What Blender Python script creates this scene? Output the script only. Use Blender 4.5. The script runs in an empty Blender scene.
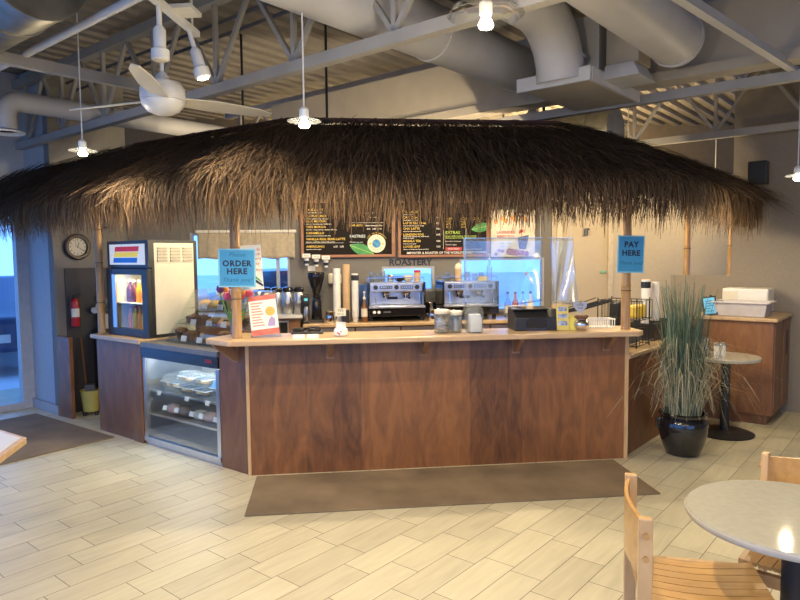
import bpy, math, random
from math import sin, cos, pi, radians as R
from mathutils import Vector, Matrix
random.seed(11)
S = bpy.context.scene
COL = S.collection

# ------------------------------------------------------------------ frames
def frame(o, deg):
    a = R(deg); u = (cos(a), sin(a)); n = (-sin(a), cos(a))
    def f(x, y, z=0.0):
        return Vector((o[0] + u[0]*x + n[0]*y, o[1] + u[1]*x + n[1]*y, z))
    f.deg = deg; f.a = a
    return f
B0 = (-1.136, 4.794); R0 = (1.796, 5.122)
BAR = frame(B0, 6.37)          # along the bar, y points to the barista
LW = frame(B0, -37.6)          # left wing (x is negative there)
RW = frame(R0, 49.5)           # right wing
GRID = frame((0, 0), 50.3)     # floor tiles, trusses, walls
TOP = 1.055

# ------------------------------------------------------------------ materials
MATS = {}
def nt(name):
    m = bpy.data.materials.new(name); m.use_nodes = True
    t = m.node_tree; b = t.nodes['Principled BSDF']
    return m, t, b
def N(t, ty, **kw):
    n = t.nodes.new(ty)
    for k, v in kw.items():
        if k == 'op': n.operation = v
        else: n.inputs[k].default_value = v
    return n
def mat(name, c, rough=.5, metal=0., var=.08, scale=14., emit=0, bump=0., spec=None, coat=0):
    if name in MATS: return MATS[name]
    m, t, b = nt(name)
    tc = N(t, 'ShaderNodeTexCoord'); no = N(t, 'ShaderNodeTexNoise', Scale=scale, Detail=4.)
    t.links.new(tc.outputs['Object'], no.inputs['Vector'])
    cr = N(t, 'ShaderNodeValToRGB')
    cr.color_ramp.elements[0].position = .3; cr.color_ramp.elements[1].position = .7
    cr.color_ramp.elements[0].color = [max(0, x*(1-var)) for x in c] + [1]
    cr.color_ramp.elements[1].color = [min(1, x*(1+var)) for x in c] + [1]
    t.links.new(no.outputs['Fac'], cr.inputs['Fac']); t.links.new(cr.outputs['Color'], b.inputs['Base Color'])
    b.inputs['Roughness'].default_value = rough; b.inputs['Metallic'].default_value = metal
    if spec is not None: b.inputs['Specular IOR Level'].default_value = spec
    if coat: b.inputs['Coat Weight'].default_value = coat
    if emit:
        b.inputs['Emission Color'].default_value = list(c) + [1]; b.inputs['Emission Strength'].default_value = emit
    if bump:
        bp = N(t, 'ShaderNodeBump', Strength=bump, Distance=.01)
        t.links.new(no.outputs['Fac'], bp.inputs['Height']); t.links.new(bp.outputs['Normal'], b.inputs['Normal'])
    MATS[name] = m; return m
def wood(name, c1, c2, rough=.4, vertical=True, along='z', panel=0., scale=1., coat=.15):
    m, t, b = nt(name)
    tc = N(t, 'ShaderNodeTexCoord'); mp = N(t, 'ShaderNodeMapping')
    st = {'z': (5, 5, 1.3), 'x': (1.1, 9, 9), 'y': (9, 1.1, 9)}[along]
    mp.inputs['Scale'].default_value = [q*scale for q in st]
    t.links.new(tc.outputs['Object'], mp.inputs['Vector'])
    n1 = N(t, 'ShaderNodeTexNoise', Scale=1.6, Detail=6., Distortion=1.6)
    n2 = N(t, 'ShaderNodeTexNoise', Scale=9., Detail=3.)
    t.links.new(mp.outputs['Vector'], n1.inputs['Vector']); t.links.new(mp.outputs['Vector'], n2.inputs['Vector'])
    mx = N(t, 'ShaderNodeMath', op='MULTIPLY_ADD'); mx.inputs[1].default_value = .35
    t.links.new(n2.outputs['Fac'], mx.inputs[0]); t.links.new(n1.outputs['Fac'], mx.inputs[2])
    fac = mx.outputs[0]
    if panel:
        sx = N(t, 'ShaderNodeSeparateXYZ'); t.links.new(tc.outputs['Object'], sx.inputs[0])
        dv = N(t, 'ShaderNodeMath', op='DIVIDE'); dv.inputs[1].default_value = panel; t.links.new(sx.outputs['X'], dv.inputs[0])
        fl = N(t, 'ShaderNodeMath', op='FLOOR'); t.links.new(dv.outputs[0], fl.inputs[0])
        wn = t.nodes.new('ShaderNodeTexWhiteNoise'); wn.noise_dimensions = '1D'; t.links.new(fl.outputs[0], wn.inputs['W'])
        ad = N(t, 'ShaderNodeMath', op='MULTIPLY_ADD'); ad.inputs[1].default_value = .34; ad.inputs[2].default_value = -.17
        t.links.new(wn.outputs['Value'], ad.inputs[0])
        a2 = N(t, 'ShaderNodeMath', op='ADD'); t.links.new(ad.outputs[0], a2.inputs[0]); t.links.new(fac, a2.inputs[1]); fac = a2.outputs[0]
    cr = N(t, 'ShaderNodeValToRGB')
    cr.color_ramp.elements[0].position = .35; cr.color_ramp.elements[1].position = .95
    cr.color_ramp.elements[0].color = list(c1)+[1]; cr.color_ramp.elements[1].color = list(c2)+[1]
    t.links.new(fac, cr.inputs['Fac']); t.links.new(cr.outputs['Color'], b.inputs['Base Color'])
    b.inputs['Roughness'].default_value = rough; b.inputs['Coat Weight'].default_value = coat; b.inputs['Coat Roughness'].default_value = .25
    MATS[name] = m; return m
def clear(name, tint=(.93, .96, .97), gloss=.12, rough=.03, haze=0., hazec=(.8, .85, .9)):
    m = bpy.data.materials.new(name); m.use_nodes = True; t = m.node_tree; t.nodes.clear()
    out = N(t, 'ShaderNodeOutputMaterial'); tr = N(t, 'ShaderNodeBsdfTransparent'); tr.inputs['Color'].default_value = list(tint)+[1]
    gl = N(t, 'ShaderNodeBsdfGlossy'); gl.inputs['Roughness'].default_value = rough
    lw = N(t, 'ShaderNodeLayerWeight', Blend=.35)
    mr = N(t, 'ShaderNodeMath', op='MULTIPLY_ADD'); mr.inputs[1].default_value = gloss*2; mr.inputs[2].default_value = gloss*.35
    t.links.new(lw.outputs['Fresnel'], mr.inputs[0])
    m1 = N(t, 'ShaderNodeMixShader'); t.links.new(mr.outputs[0], m1.inputs[0]); t.links.new(tr.outputs[0], m1.inputs[1]); t.links.new(gl.outputs[0], m1.inputs[2])
    last = m1
    if haze:
        df = N(t, 'ShaderNodeBsdfDiffuse'); df.inputs['Color'].default_value = list(hazec)+[1]
        tl = N(t, 'ShaderNodeBsdfTranslucent'); tl.inputs['Color'].default_value = list(hazec)+[1]
        ad = N(t, 'ShaderNodeMixShader'); t.links.new(df.outputs[0], ad.inputs[1]); t.links.new(tl.outputs[0], ad.inputs[2])
        m2 = N(t, 'ShaderNodeMixShader'); m2.inputs[0].default_value = haze
        t.links.new(m1.outputs[0], m2.inputs[1]); t.links.new(ad.outputs[0], m2.inputs[2]); last = m2
    t.links.new(last.outputs[0], out.inputs[0])
    MATS[name] = m; return m

def floor_mat():
    m, t, b = nt('floor_tiles')
    tc = N(t, 'ShaderNodeTexCoord'); sx = N(t, 'ShaderNodeSeparateXYZ'); t.links.new(tc.outputs['Object'], sx.inputs[0])
    def M(op, a, bb=None, c=None):
        n = N(t, 'ShaderNodeMath', op=op)
        for i, q in enumerate((a, bb, c)):
            if q is None: continue
            if isinstance(q, (int, float)): n.inputs[i].default_value = q
            else: t.links.new(q, n.inputs[i])
        return n.outputs[0]
    v = M('DIVIDE', M('SUBTRACT', sx.outputs['Y'], 1.119), .1825); row = M('FLOOR', v); fv = M('FRACT', v)
    wn = t.nodes.new('ShaderNodeTexWhiteNoise'); wn.noise_dimensions = '1D'; t.links.new(row, wn.inputs['W'])
    u = M('ADD', M('DIVIDE', sx.outputs['X'], .472), wn.outputs['Value']); cl = M('FLOOR', u); fu = M('FRACT', u)
    dv = M('MULTIPLY', M('MINIMUM', fv, M('SUBTRACT', 1., fv)), .1825)
    du = M('MULTIPLY', M('MINIMUM', fu, M('SUBTRACT', 1., fu)), .472)
    d = M('MINIMUM', dv, du); g = M('LESS_THAN', d, .0019)
    cb = N(t, 'ShaderNodeCombineXYZ'); t.links.new(row, cb.inputs[0]); t.links.new(cl, cb.inputs[1])
    w2 = t.nodes.new('ShaderNodeTexWhiteNoise'); w2.noise_dimensions = '3D'; t.links.new(cb.outputs[0], w2.inputs['Vector'])
    mp = N(t, 'ShaderNodeMapping'); mp.inputs['Scale'].default_value = (2.2, 16, 1); t.links.new(tc.outputs['Object'], mp.inputs['Vector'])
    ad = N(t, 'ShaderNodeVectorMath'); t.links.new(mp.outputs[0], ad.inputs[0]); t.links.new(w2.outputs['Color'], ad.inputs[1])
    no = N(t, 'ShaderNodeTexNoise', Scale=1.5, Detail=6., Distortion=.6); t.links.new(mp.outputs[0], no.inputs['Vector'])
    fac = M('ADD', M('MULTIPLY', w2.outputs['Value'], .35), M('MULTIPLY', no.outputs['Fac'], .75))
    cr = N(t, 'ShaderNodeValToRGB'); cr.color_ramp.elements[0].position = .2; cr.color_ramp.elements[1].position = .85
    cr.color_ramp.elements[0].color = (.41, .37, .265, 1); cr.color_ramp.elements[1].color = (.575, .53, .385, 1)
    t.links.new(fac, cr.inputs['Fac'])
    mx = N(t, 'ShaderNodeMix'); mx.data_type = 'RGBA'; mx.inputs[7].default_value = (.085, .065, .045, 1)
    t.links.new(g, mx.inputs[0]); t.links.new(cr.outputs['Color'], mx.inputs[6]); t.links.new(mx.outputs[2], b.inputs['Base Color'])
    b.inputs['Roughness'].default_value = .42
    bp = N(t, 'ShaderNodeBump', Strength=.3, Distance=.003); t.links.new(M('SUBTRACT', 1., g), bp.inputs['Height']); t.links.new(bp.outputs['Normal'], b.inputs['Normal'])
    return m
def strand_mat(name, c1, c2):
    m, t, b = nt(name)
    g = t.nodes.new('ShaderNodeNewGeometry'); cr = N(t, 'ShaderNodeValToRGB')
    cr.color_ramp.elements[0].color = list(c1)+[1]; cr.color_ramp.elements[1].color = list(c2)+[1]
    t.links.new(g.outputs['Random Per Island'], cr.inputs['Fac']); t.links.new(cr.outputs['Color'], b.inputs['Base Color'])
    b.inputs['Roughness'].default_value = .75; b.inputs['Specular IOR Level'].default_value = .25
    return m
def bamboo_mat():
    m, t, b = nt('bamboo')
    tc = N(t, 'ShaderNodeTexCoord'); sx = N(t, 'ShaderNodeSeparateXYZ'); t.links.new(tc.outputs['Object'], sx.inputs[0])
    no = N(t, 'ShaderNodeTexNoise', Scale=6., Detail=5.)
    mp = N(t, 'ShaderNodeMapping'); mp.inputs['Scale'].default_value = (8, 8, 1); t.links.new(tc.outputs['Object'], mp.inputs[0]); t.links.new(mp.outputs[0], no.inputs['Vector'])
    cr = N(t, 'ShaderNodeValToRGB'); cr.color_ramp.elements[0].position = .3; cr.color_ramp.elements[1].position = .75
    cr.color_ramp.elements[0].color = (.26, .14, .055, 1); cr.color_ramp.elements[1].color = (.46, .29, .13, 1)
    t.links.new(no.outputs['Fac'], cr.inputs['Fac']); t.links.new(cr.outputs['Color'], b.inputs['Base Color'])
    b.inputs['Roughness'].default_value = .4
    return m

NODE = mat('bamboo_node', (.10, .055, .025), .6)
FLOOR = floor_mat(); BAMBOO = bamboo_mat()
CHERRY = wood('cherry_panel', (.08, .029, .011), (.255, .102, .032), .42, along='z', panel=.42)
CHERRY2 = wood('cherry_plain', (.11, .040, .018), (.23, .098, .040), .42, along='z')
CABW = wood('cabinet_wood', (.12, .046, .017), (.25, .115, .048), .4, along='z')
MAPLE = wood('maple_edge', (.36, .22, .11), (.56, .40, .23), .35, along='x', coat=.4)
MAPLE2 = wood('maple_leg', (.42, .25, .115), (.60, .40, .20), .4, along='z')
MAPLE3 = wood('maple_seat', (.36, .19, .055), (.54, .31, .105), .35, along='x', coat=.4)
RIDGE = mat('ridge_red', (.085, .03, .02), .6)
WALLG = mat('wall_grey', (.17, .16, .15), .85, var=.05, scale=30, bump=.08)
WALLB = mat('wall_beige', (.50, .42, .30), .8, var=.03, scale=20)
WALLT = mat('wall_taupe', (.22, .19, .155), .85, var=.05, scale=40, bump=.12)
WALLD = mat('wall_dark', (.09, .085, .085), .8, var=.05)
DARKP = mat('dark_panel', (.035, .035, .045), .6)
PAINTG = mat('grey_steel_paint', (.30, .285, .265), .6, var=.08, scale=5)
PAINTL = mat('light_duct_paint', (.47, .465, .47), .5, var=.06, scale=4)
HEAD = mat('bulkhead_paint', (.36, .32, .26), .8, var=.05, scale=6)
DECK = mat('deck_paint', (.21, .19, .17), .7, var=.12, scale=3)
GALV = mat('galvanised', (.52, .52, .50), .32, 1., var=.15, scale=9)
GALVD = mat('galvanised_dull', (.30, .285, .25), .42, 1., var=.25, scale=7)
STEEL = mat('stainless', (.62, .62, .62), .28, 1., var=.05)
CHROME = mat('chrome', (.8, .8, .82), .12, 1., var=.02)
BLACK = mat('black_plastic', (.018, .018, .02), .4)
BLACKG = mat('black_gloss', (.01, .01, .012), .12, coat=.6)
BLACKM = mat('black_metal', (.02, .02, .022), .45, .3)
DGREY = mat('dark_grey', (.08, .08, .085), .5)
WHITE = mat('white_plastic', (.72, .71, .68), .4, var=.03)
WPAPER = mat('white_paper', (.75, .74, .70), .8, var=.02)
CREAM = mat('cream_enamel', (.62, .58, .47), .45, var=.03)
WPOT = mat('white_china', (.75, .74, .72), .2, var=.02, coat=.5)
MATB = mat('mat_brown', (.18, .13, .08), .95, var=.3, scale=2.2, bump=.4)
LAMIN = mat('grey_laminate', (.36, .35, .31), .045, spec=.22, var=.05, scale=40)
LAMINB = mat('pale_laminate', (.55, .55, .56), .3, var=.03)
KRAFT = mat('kraft_cup', (.52, .36, .21), .7, var=.06)
RED = mat('red_paint', (.42, .02, .03), .35)
YEL = mat('yellow_plastic', (.65, .45, .05), .5)
BLUE = mat('blue_print', (.02, .16, .50), .5)
CYAN = mat('sign_cyan', (.038, .26, .50), .6, var=.02)
CYANL = mat('sign_border', (.19, .48, .66), .6, var=.02)
INK = mat('ink_navy', (.01, .016, .05), .7)
INKT = mat('ink_teal', (.01, .10, .20), .7)
MENU = mat('menu_charcoal', (.018, .015, .0145), .85, var=.05, spec=.1)
MENUF = wood('menu_frame', (.20, .075, .035), (.36, .16, .08), .5, along='x')
TXTW = mat('menu_white', (.72, .70, .66), .7)
TXTY = mat('menu_yellow', (.70, .50, .10), .7)
TXTG = mat('menu_green', (.45, .62, .12), .7)
TXTR = mat('menu_red', (.42, .05, .05), .7)
LEAF = mat('menu_leaf', (.06, .30, .09), .6, var=.3, scale=8)
GLASS = clear('window_glass', (.97, .98, .99), .10)
CGLASS = clear('case_glass', (.95, .97, .97), .07)
ACRYL = clear('acrylic', (.90, .93, .94), .14, .05, haze=.05)
JARG = clear('jar_glass', (.88, .91, .91), .22, .04, haze=.06)
VINYL = clear('vinyl_sheet', (.88, .94, 1.0), .30, .10, haze=.06, hazec=(.55, .70, 1.0))
CLEARP = clear('clear_plastic', (.90, .93, .95), .12, .10, haze=.14, hazec=(.55, .60, .63))
BULB = mat('bulb_glow', (1., .93, .78), .5, emit=35)
LEDM = mat('led_strip', (.9, .97, 1.), .5, emit=6)
SHADEM = mat('roller_cloth', (.42, .36, .27), .9, var=.1, scale=25)
SNOW = mat('outdoor_ground', (.62, .64, .68), .9, var=.12, scale=.6)

# ------------------------------------------------------------------ mesh builder
class MB:
    def __init__(s): s.v = []; s.f = []
    def add(s, vs, fs, M=None):
        o = len(s.v)
        s.v += [tuple(M @ Vector(p)) if M is not None else tuple(p) for p in vs]
        s.f += [tuple(i+o for i in q) for q in fs]; return s
    def box(s, x0, x1, y0, y1, z0, z1, M=None):
        return s.add([(x0,y0,z0),(x1,y0,z0),(x1,y1,z0),(x0,y1,z0),(x0,y0,z1),(x1,y0,z1),(x1,y1,z1),(x0,y1,z1)],
            [(3,2,1,0),(4,5,6,7),(0,1,5,4),(1,2,6,5),(2,3,7,6),(3,0,4,7)], M)
    def prism(s, pts, z0, z1, M=None):
        n = len(pts)
        return s.add([(p[0],p[1],z0) for p in pts]+[(p[0],p[1],z1) for p in pts],
            [tuple(range(n-1,-1,-1)), tuple(range(n,2*n))]+[(i,(i+1)%n,n+(i+1)%n,n+i) for i in range(n)], M)
    def lathe(s, prof, n=24, M=None):
        vs = []; fs = []
        for r, z in prof:
            for i in range(n):
                a = 2*pi*i/n; vs.append((r*cos(a), r*sin(a), z))
        for k in range(len(prof)-1):
            for i in range(n):
                j = (i+1) % n; fs.append((k*n+i, k*n+j, (k+1)*n+j, (k+1)*n+i))
        if prof[0][0] > 1e-5: fs.append(tuple(range(n-1,-1,-1)))
        if prof[-1][0] > 1e-5: fs.append(tuple(range((len(prof)-1)*n, len(prof)*n)))
        return s.add(vs, fs, M)
    def cyl(s, r, z0, z1, n=20, M=None): return s.lathe([(r,z0),(r,z1)], n, M)
    def ball(s, r, c=(0,0,0), n=14, sz=1., sx=1., sy=1.):
        prof = [(max(1e-6, r*sin(pi*k/8)), -r*cos(pi*k/8)) for k in range(9)]
        prof[0] = (1e-6, -r); prof[-1] = (1e-6, r)
        M = Matrix.Translation(c) @ Matrix.Diagonal((sx, sy, sz, 1))
        return s.lathe(prof, n, M)
    def tube(s, pts, r, n=8, M=None, closed=False):
        pts = [Vector(p) for p in pts]; m = len(pts); vs = []; fs = []
        rr = r if isinstance(r, (list, tuple)) else [r]*m
        ref = None
        for i, p in enumerate(pts):
            if closed: d = (pts[(i+1)%m]-pts[i-1])
            else: d = pts[min(i+1,m-1)]-pts[max(i-1,0)]
            d.normalize()
            if ref is None: ref = Vector((0,0,1)) if abs(d.z) < .9 else Vector((1,0,0))
            ref = (ref - d*ref.dot(d)).normalized(); b = d.cross(ref)
            for k in range(n):
                a = 2*pi*k/n; vs.append(p + ref*(rr[i]*cos(a)) + b*(rr[i]*sin(a)))
        for i in range(m if closed else m-1):
            j = (i+1) % m
            for k in range(n): fs.append((i*n+k, i*n+(k+1)%n, j*n+(k+1)%n, j*n+k))
        if not closed: fs += [tuple(range(n-1,-1,-1)), tuple(range((m-1)*n, m*n))]
        return s.add(vs, fs, M)
    def bar(s, p, q, w, h):
        p = Vector(p); q = Vector(q); d = (q-p); L = d.length; d.normalize()
        up = Vector((0,0,1)) if abs(d.z) < .95 else Vector((0,1,0))
        x = d.cross(up).normalized(); u = x.cross(d)
        c = []
        for e in (p, q):
            for sx, su in ((-1,-1),(1,-1),(1,1),(-1,1)): c.append(e + x*(sx*w/2) + u*(su*h/2))
        return s.add(c, [(3,2,1,0),(4,5,6,7),(0,1,5,4),(1,2,6,5),(2,3,7,6),(3,0,4,7)])
    def build(s, name, m, parent=None, smooth=False, bevel=0., loc=None, rot=None, solid=0.):
        me = bpy.data.meshes.new(name); me.from_pydata(s.v, [], s.f); me.update(); me.materials.append(m)
        if smooth:
            for p in me.polygons: p.use_smooth = True
            try: me.set_sharp_from_angle(angle=R(40))
            except Exception: pass
        o = bpy.data.objects.new(name, me); COL.objects.link(o)
        if parent: o.parent = parent
        if loc is not None: o.location = loc
        if rot is not None: o.rotation_euler = rot
        if bevel:
            b = o.modifiers.new('b', 'BEVEL'); b.width = bevel; b.segments = 2; b.limit_method = 'ANGLE'
        if solid:
            b = o.modifiers.new('s', 'SOLIDIFY'); b.thickness = solid
        return o
def T(x, y, z): return Matrix.Translation((x, y, z))
def Rx(a): return Matrix.Rotation(R(a), 4, 'X')
def Ry(a): return Matrix.Rotation(R(a), 4, 'Y')
def Rz(a): return Matrix.Rotation(R(a), 4, 'Z')
def tag(o, label, cat, group=None, kind=None):
    o['label'] = label; o['category'] = cat
    if group: o['group'] = group
    if kind: o['kind'] = kind
    return o
def thing(name, label, cat, loc=(0,0,0), deg=0, group=None):
    o = bpy.data.objects.new(name, None); o.empty_display_size = .1; COL.objects.link(o)
    o.location = loc; o.rotation_euler = (0, 0, R(deg)); return tag(o, label, cat, group)
def struct(name, mb, m, label=None, cat=None, bevel=0., loc=None, rot=None, parent=None, smooth=False):
    o = mb.build(name, m, parent, loc=loc, rot=rot, bevel=bevel, smooth=smooth)
    if not parent: o['kind'] = 'structure'
    if label: o['label'] = label
    if cat: o['category'] = cat
    return o
def dup(root, loc, deg, label, group=None):
    r = root.copy(); COL.objects.link(r); r.location = loc; r.rotation_euler = (0, 0, R(deg)); r['label'] = label
    if group: r['group'] = group
    for ch in list(root.children):
        c = ch.copy(); COL.objects.link(c); c.parent = r
        for g in list(ch.children):
            d = g.copy(); COL.objects.link(d); d.parent = c
    return r
TEXTS = []
def text(body, size, loc, m, parent, align='CENTER', bold=0., shear=0., rot=(pi/2, 0, 0), name='lettering', space=1., line=1.):
    c = bpy.data.curves.new(name, 'FONT'); c.body = body; c.size = size; c.align_x = align; c.align_y = 'CENTER'
    c.offset = bold; c.shear = shear; c.space_character = space; c.space_line = line; c.resolution_u = 2; c.extrude = .0003
    c.materials.append(m)
    o = bpy.data.objects.new(name, c); COL.objects.link(o); o.parent = parent; o.location = loc; o.rotation_euler = rot
    TEXTS.append(o); return o

# ------------------------------------------------------------------ camera / render view
cam = bpy.data.cameras.new('camera'); co = bpy.data.objects.new('camera', cam); COL.objects.link(co)
cam.sensor_width = 36; cam.lens = 650/800*36; cam.clip_end = 200; cam.clip_start = .05
Xa = Vector((1.0, -.00071, -.01008)); Ua = Vector((.01008, .0698, .9975)); Fa = Vector((0, .99756, -.06986))
m4 = Matrix((( Xa.x, Ua.x, -Fa.x, 0), (Xa.y, Ua.y, -Fa.y, 0), (Xa.z, Ua.z, -Fa.z, 1.65), (0, 0, 0, 1)))
co.matrix_world = m4
S.camera = co
S.view_settings.view_transform = 'Standard'; S.view_settings.look = 'None'; S.view_settings.gamma = 1; S.view_settings.use_curve_mapping = False
S.view_settings.exposure = 0.3

# ------------------------------------------------------------------ world
w = bpy.data.worlds.new('world'); S.world = w; w.use_nodes = True; t = w.node_tree
bg = t.nodes['Background']
tc = N(t, 'ShaderNodeTexCoord'); sx = N(t, 'ShaderNodeSeparateXYZ'); t.links.new(tc.outputs['Generated'], sx.inputs[0])
cr = N(t, 'ShaderNodeValToRGB'); cr.color_ramp.elements[0].position = .40; cr.color_ramp.elements[1].position = .75
cr.color_ramp.elements[0].color = (.17, .42, 1.0, 1); cr.color_ramp.elements[1].color = (.12, .36, 1.0, 1)
ma = N(t, 'ShaderNodeMath', op='MULTIPLY_ADD'); ma.inputs[1].default_value = .5; ma.inputs[2].default_value = .5
t.links.new(sx.outputs['Z'], ma.inputs[0]); t.links.new(ma.outputs[0], cr.inputs['Fac']); t.links.new(cr.outputs['Color'], bg.inputs['Color'])
bg.inputs['Strength'].default_value = 2.8

# ------------------------------------------------------------------ setting
fm = MB(); fm.box(-9, 13, -9, 9, -.05, 0)      # local = tile grid axes
struct('floor', fm, FLOOR, 'pale wood-look plank tile floor', rot=(0, 0, R(50.3)))
A = Vector((-3.582, 6.745, 0)); e1 = Vector((cos(R(50.3)), sin(R(50.3)), 0)); e2 = Vector((-e1.y, e1.x, 0))
Bp = A + e2*.64
HZ = 3.62
def wallseg(name, p, q, z0, z1, th, m, label=None):
    """vertical slab from p to q, thickness th to the left of p->q"""
    d = (q-p).normalized(); n = Vector((-d.y, d.x, 0))*th
    mb = MB(); mb.prism([p, q, q+n, p+n], z0, z1) if th < 0 else mb.prism([p, q, q+n, p+n], z0, z1)
    return struct(name, mb, m, label)
GREYB = mat('wall_blue_grey', (.36, .37, .40), .8, var=.04, scale=20)
wallseg('wall_left', A, Bp, 0, HZ, -.14, GREYB, 'grey painted end wall between glass door and clock')
wallseg('baseboard_left', A - e1*.015, Bp - e1*.015, 0, .1, .015, mat('baseboard_grey', (.33, .33, .34), .5))
ck0 = A + e1*.14
wallseg('wall_alcove', A - e2*.001 + e1*.0, A + e1*.82, 0, HZ, .12, WALLG, 'dark grey alcove wall with the clock')
# window wall running from Bp towards the camera on the left
d_ = -e1
win = MB(); 
W1 = Bp + d_*.0
wallseg('wall_front', Bp, Bp + d_*9.4, 2.35, HZ, -.12, GREYB, 'wall above the entrance glazing')
wf = MB()
FR = mat('window_frame_paint', (.36, .38, .42), .5)
def post_w(s, wdt, z0, z1, dep=.1): 
    p = Bp + d_*s; q = Bp + d_*(s+wdt); n = e2*dep
    wf.prism([p, q, q+n, p+n], z0, z1)
for s_, w_ in ((0, .12), (1.25, .09), (2.75, .09), (4.25, .09), (5.75, .09), (7.25, .09), (9.31, .09)): post_w(s_, w_, 0, 2.35)
post_w(.12, 9.2, 0, .07); post_w(.12, 9.2, 2.27, 2.35)
wo = struct('window_1', wf, FR, 'full-height glazed entrance by the left wall')
g1 = MB(); 
for s0, s1 in ((.12, 1.25), (1.34, 2.75), (2.84, 4.25), (4.34, 5.75), (5.84, 7.25), (7.34, 9.31)):
    p = Bp + d_*s0 + e2*.045; q = Bp + d_*s1 + e2*.045; n = e2*.006
    g1.prism([p, q, q+n, p+n], .07, 2.27)
struct('window_pane', g1, GLASS, parent=wo)

# back wall (parallel to the bar)
WT = 2.76
def backwall(name, x0, x1, z0, z1, m): 
    mb = MB(); mb.box(x0, x1, WT, WT+.1, z0, z1); return struct(name, mb, m, loc=(B0[0], B0[1], 0), rot=(0, 0, BAR.a))
bw = MB()
WIN2 = (-.95, .17, 1.03, 1.92); WINS = (1.24, 1.87, 1.21, 1.51); WIN3 = (2.17, 3.22, .95, 1.60)
xs = [-1.72, WIN2[0], WIN2[1], WINS[0], WINS[1], WIN3[0], WIN3[1]]
bw.box(-1.95, WIN2[0], WT, WT+.1, 0, 2.545)
for a, b, z0, z1 in (WIN2, WINS, WIN3):
    bw.box(a, b, WT, WT+.1, 0, z0); bw.box(a, b, WT, WT+.1, z1, 2.545)
bw.box(WIN2[1], WINS[0], WT, WT+.1, 0, 2.545); bw.box(WINS[1], WIN3[0], WT, WT+.1, 0, 2.545); bw.box(WIN3[1], 3.30, WT, WT+.1, 0, 2.545)
BL = (B0[0], B0[1], 0); BR_ = (0, 0, BAR.a)
struct('wall_back', bw, WALLG, 'grey wall behind the coffee counter', loc=BL, rot=BR_)
def window(name, wn, label, mull=()):
    a, b, z0, z1 = wn; f = MB(); k = .03
    f.box(a, a+k, WT+.01, WT+.09, z0, z1); f.box(b-k, b, WT+.01, WT+.09, z0, z1); f.box(a+k, b-k, WT+.01, WT+.09, z0, z0+k); f.box(a+k, b-k, WT+.01, WT+.09, z1-k, z1)
    for m_ in mull: f.box(m_-.018, m_+.018, WT+.01, WT+.09, z0+k, z1-k)
    o = struct(name, f, FR, label, loc=BL, rot=BR_)
    g = MB(); g.box(a+k, b-k, WT+.045, WT+.051, z0+k, z1-k); g.build('window_pane', GLASS, o)
window('window_2', WIN2, 'wide window under the roller shade', (.03,))
window('window_3', WINS, 'small window behind the left espresso machine')
window('window_4', WIN3, 'window behind the right espresso machine', ())
kw = MB(); kw.box(3.31, 3.42, WT, WT+.1, 0, 2.545); kw.box(4.03, 7.2, WT, WT+.1, 0, 2.545); kw.box(3.42, 4.03, WT, WT+.1, 2.15, 2.545)
struct('wall_kitchen', kw, WALLB, 'warm beige wall with the door', loc=BL, rot=BR_)
dr = MB(); dr.box(3.43, 4.02, WT+.02, WT+.07, .005, 2.14)
do = struct('door_1', dr, mat('door_beige', (.48, .40, .29), .6, var=.02), 'beige door with a steel lever', loc=BL, rot=BR_)
df = MB()
for q in ((3.37, 3.43, 0, 2.2), (4.02, 4.08, 0, 2.2)): df.box(q[0], q[1], WT-.02, WT+.015, q[2], q[3])
df.box(3.37, 4.08, WT-.02, WT+.015, 2.14, 2.2)
df.build('door_frame', mat('door_trim', (.55, .47, .35), .5), do)
dh = MB(); dh.tube([(3.55, WT+.02, 1.06), (3.55, WT-.05, 1.06), (3.70, WT-.05, 1.06)], .012); dh.build('door_handle', STEEL, do, smooth=True)
hg = MB()
hg.box(3.93, 4.0, WT+.0, WT+.021, 1.40, 1.425); hg.build('hinge', mat('hinge_green', (.2, .5, .35), .4), do)

# right wall and half wall
C = Vector((3.54, 6.95, 0))
Wr = C - e2*.0
wallseg('wall_right', C - e2*6.0, C, 0, HZ, .14, WALLT, 'taupe wall behind the wooden cabinet') if False else None
rwm = MB(); rwm.prism([C, C - e2*6.5, C - e2*6.5 + e1*.14, C + e1*.14], 0, HZ); struct('wall_right', rwm, WALLT, 'taupe wall on the right with the loudspeaker')
hw = MB(); hw.prism([C + e2*.62, C, C + e1*.14, C + e2*.62 + e1*.14], 0, 1.385); struct('wall_partition', hw, WALLT, 'taupe half-height wall under the rear bamboo posts')
bbm = MB(); q0 = C - e2*.9; bbm.prism([q0, C - e2*6.0, C - e2*6.0 - e1*.015, q0 - e1*.015], 0, .09); struct('baseboard_right', bbm, mat('baseboard_taupe', (.3, .27, .23), .5))

# rest of the room shell, behind and right of the viewer
GR = (0, 0, R(50.3))
m = MB(); m.box(-6.5, -6.4, -4.9, 7.7, 0, .5); m.box(-6.5, -6.4, -4.9, 7.7, 2.9, HZ+.04); m.box(-6.5, -6.4, -4.9, -4.0, .5, 2.9); m.box(-6.5, -6.4, 6.9, 7.7, .5, 2.9); struct('wall_rear', m, WALLB, 'beige wall behind the viewer', rot=GR)
m = MB(); m.box(-6.4, 7.6, -4.9, -4.8, 0, .5); m.box(-6.4, 7.6, -4.9, -4.8, 2.9, HZ+.04); m.box(-6.4, -5.9, -4.9, -4.8, .5, 2.9); m.box(2.6, 7.6, -4.9, -4.8, .5, 2.9); struct('wall_side', m, WALLB, 'beige wall at the far right', rot=GR)
m = MB(); m.box(-6.48, -6.42, -4.0, 6.9, .5, .56); m.box(-6.48, -6.42, -4.0, 6.9, 2.84, 2.9)
for k in range(8): m.box(-6.48, -6.42, -4.0+k*1.549, -3.943+k*1.549, .56, 2.84)
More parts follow.
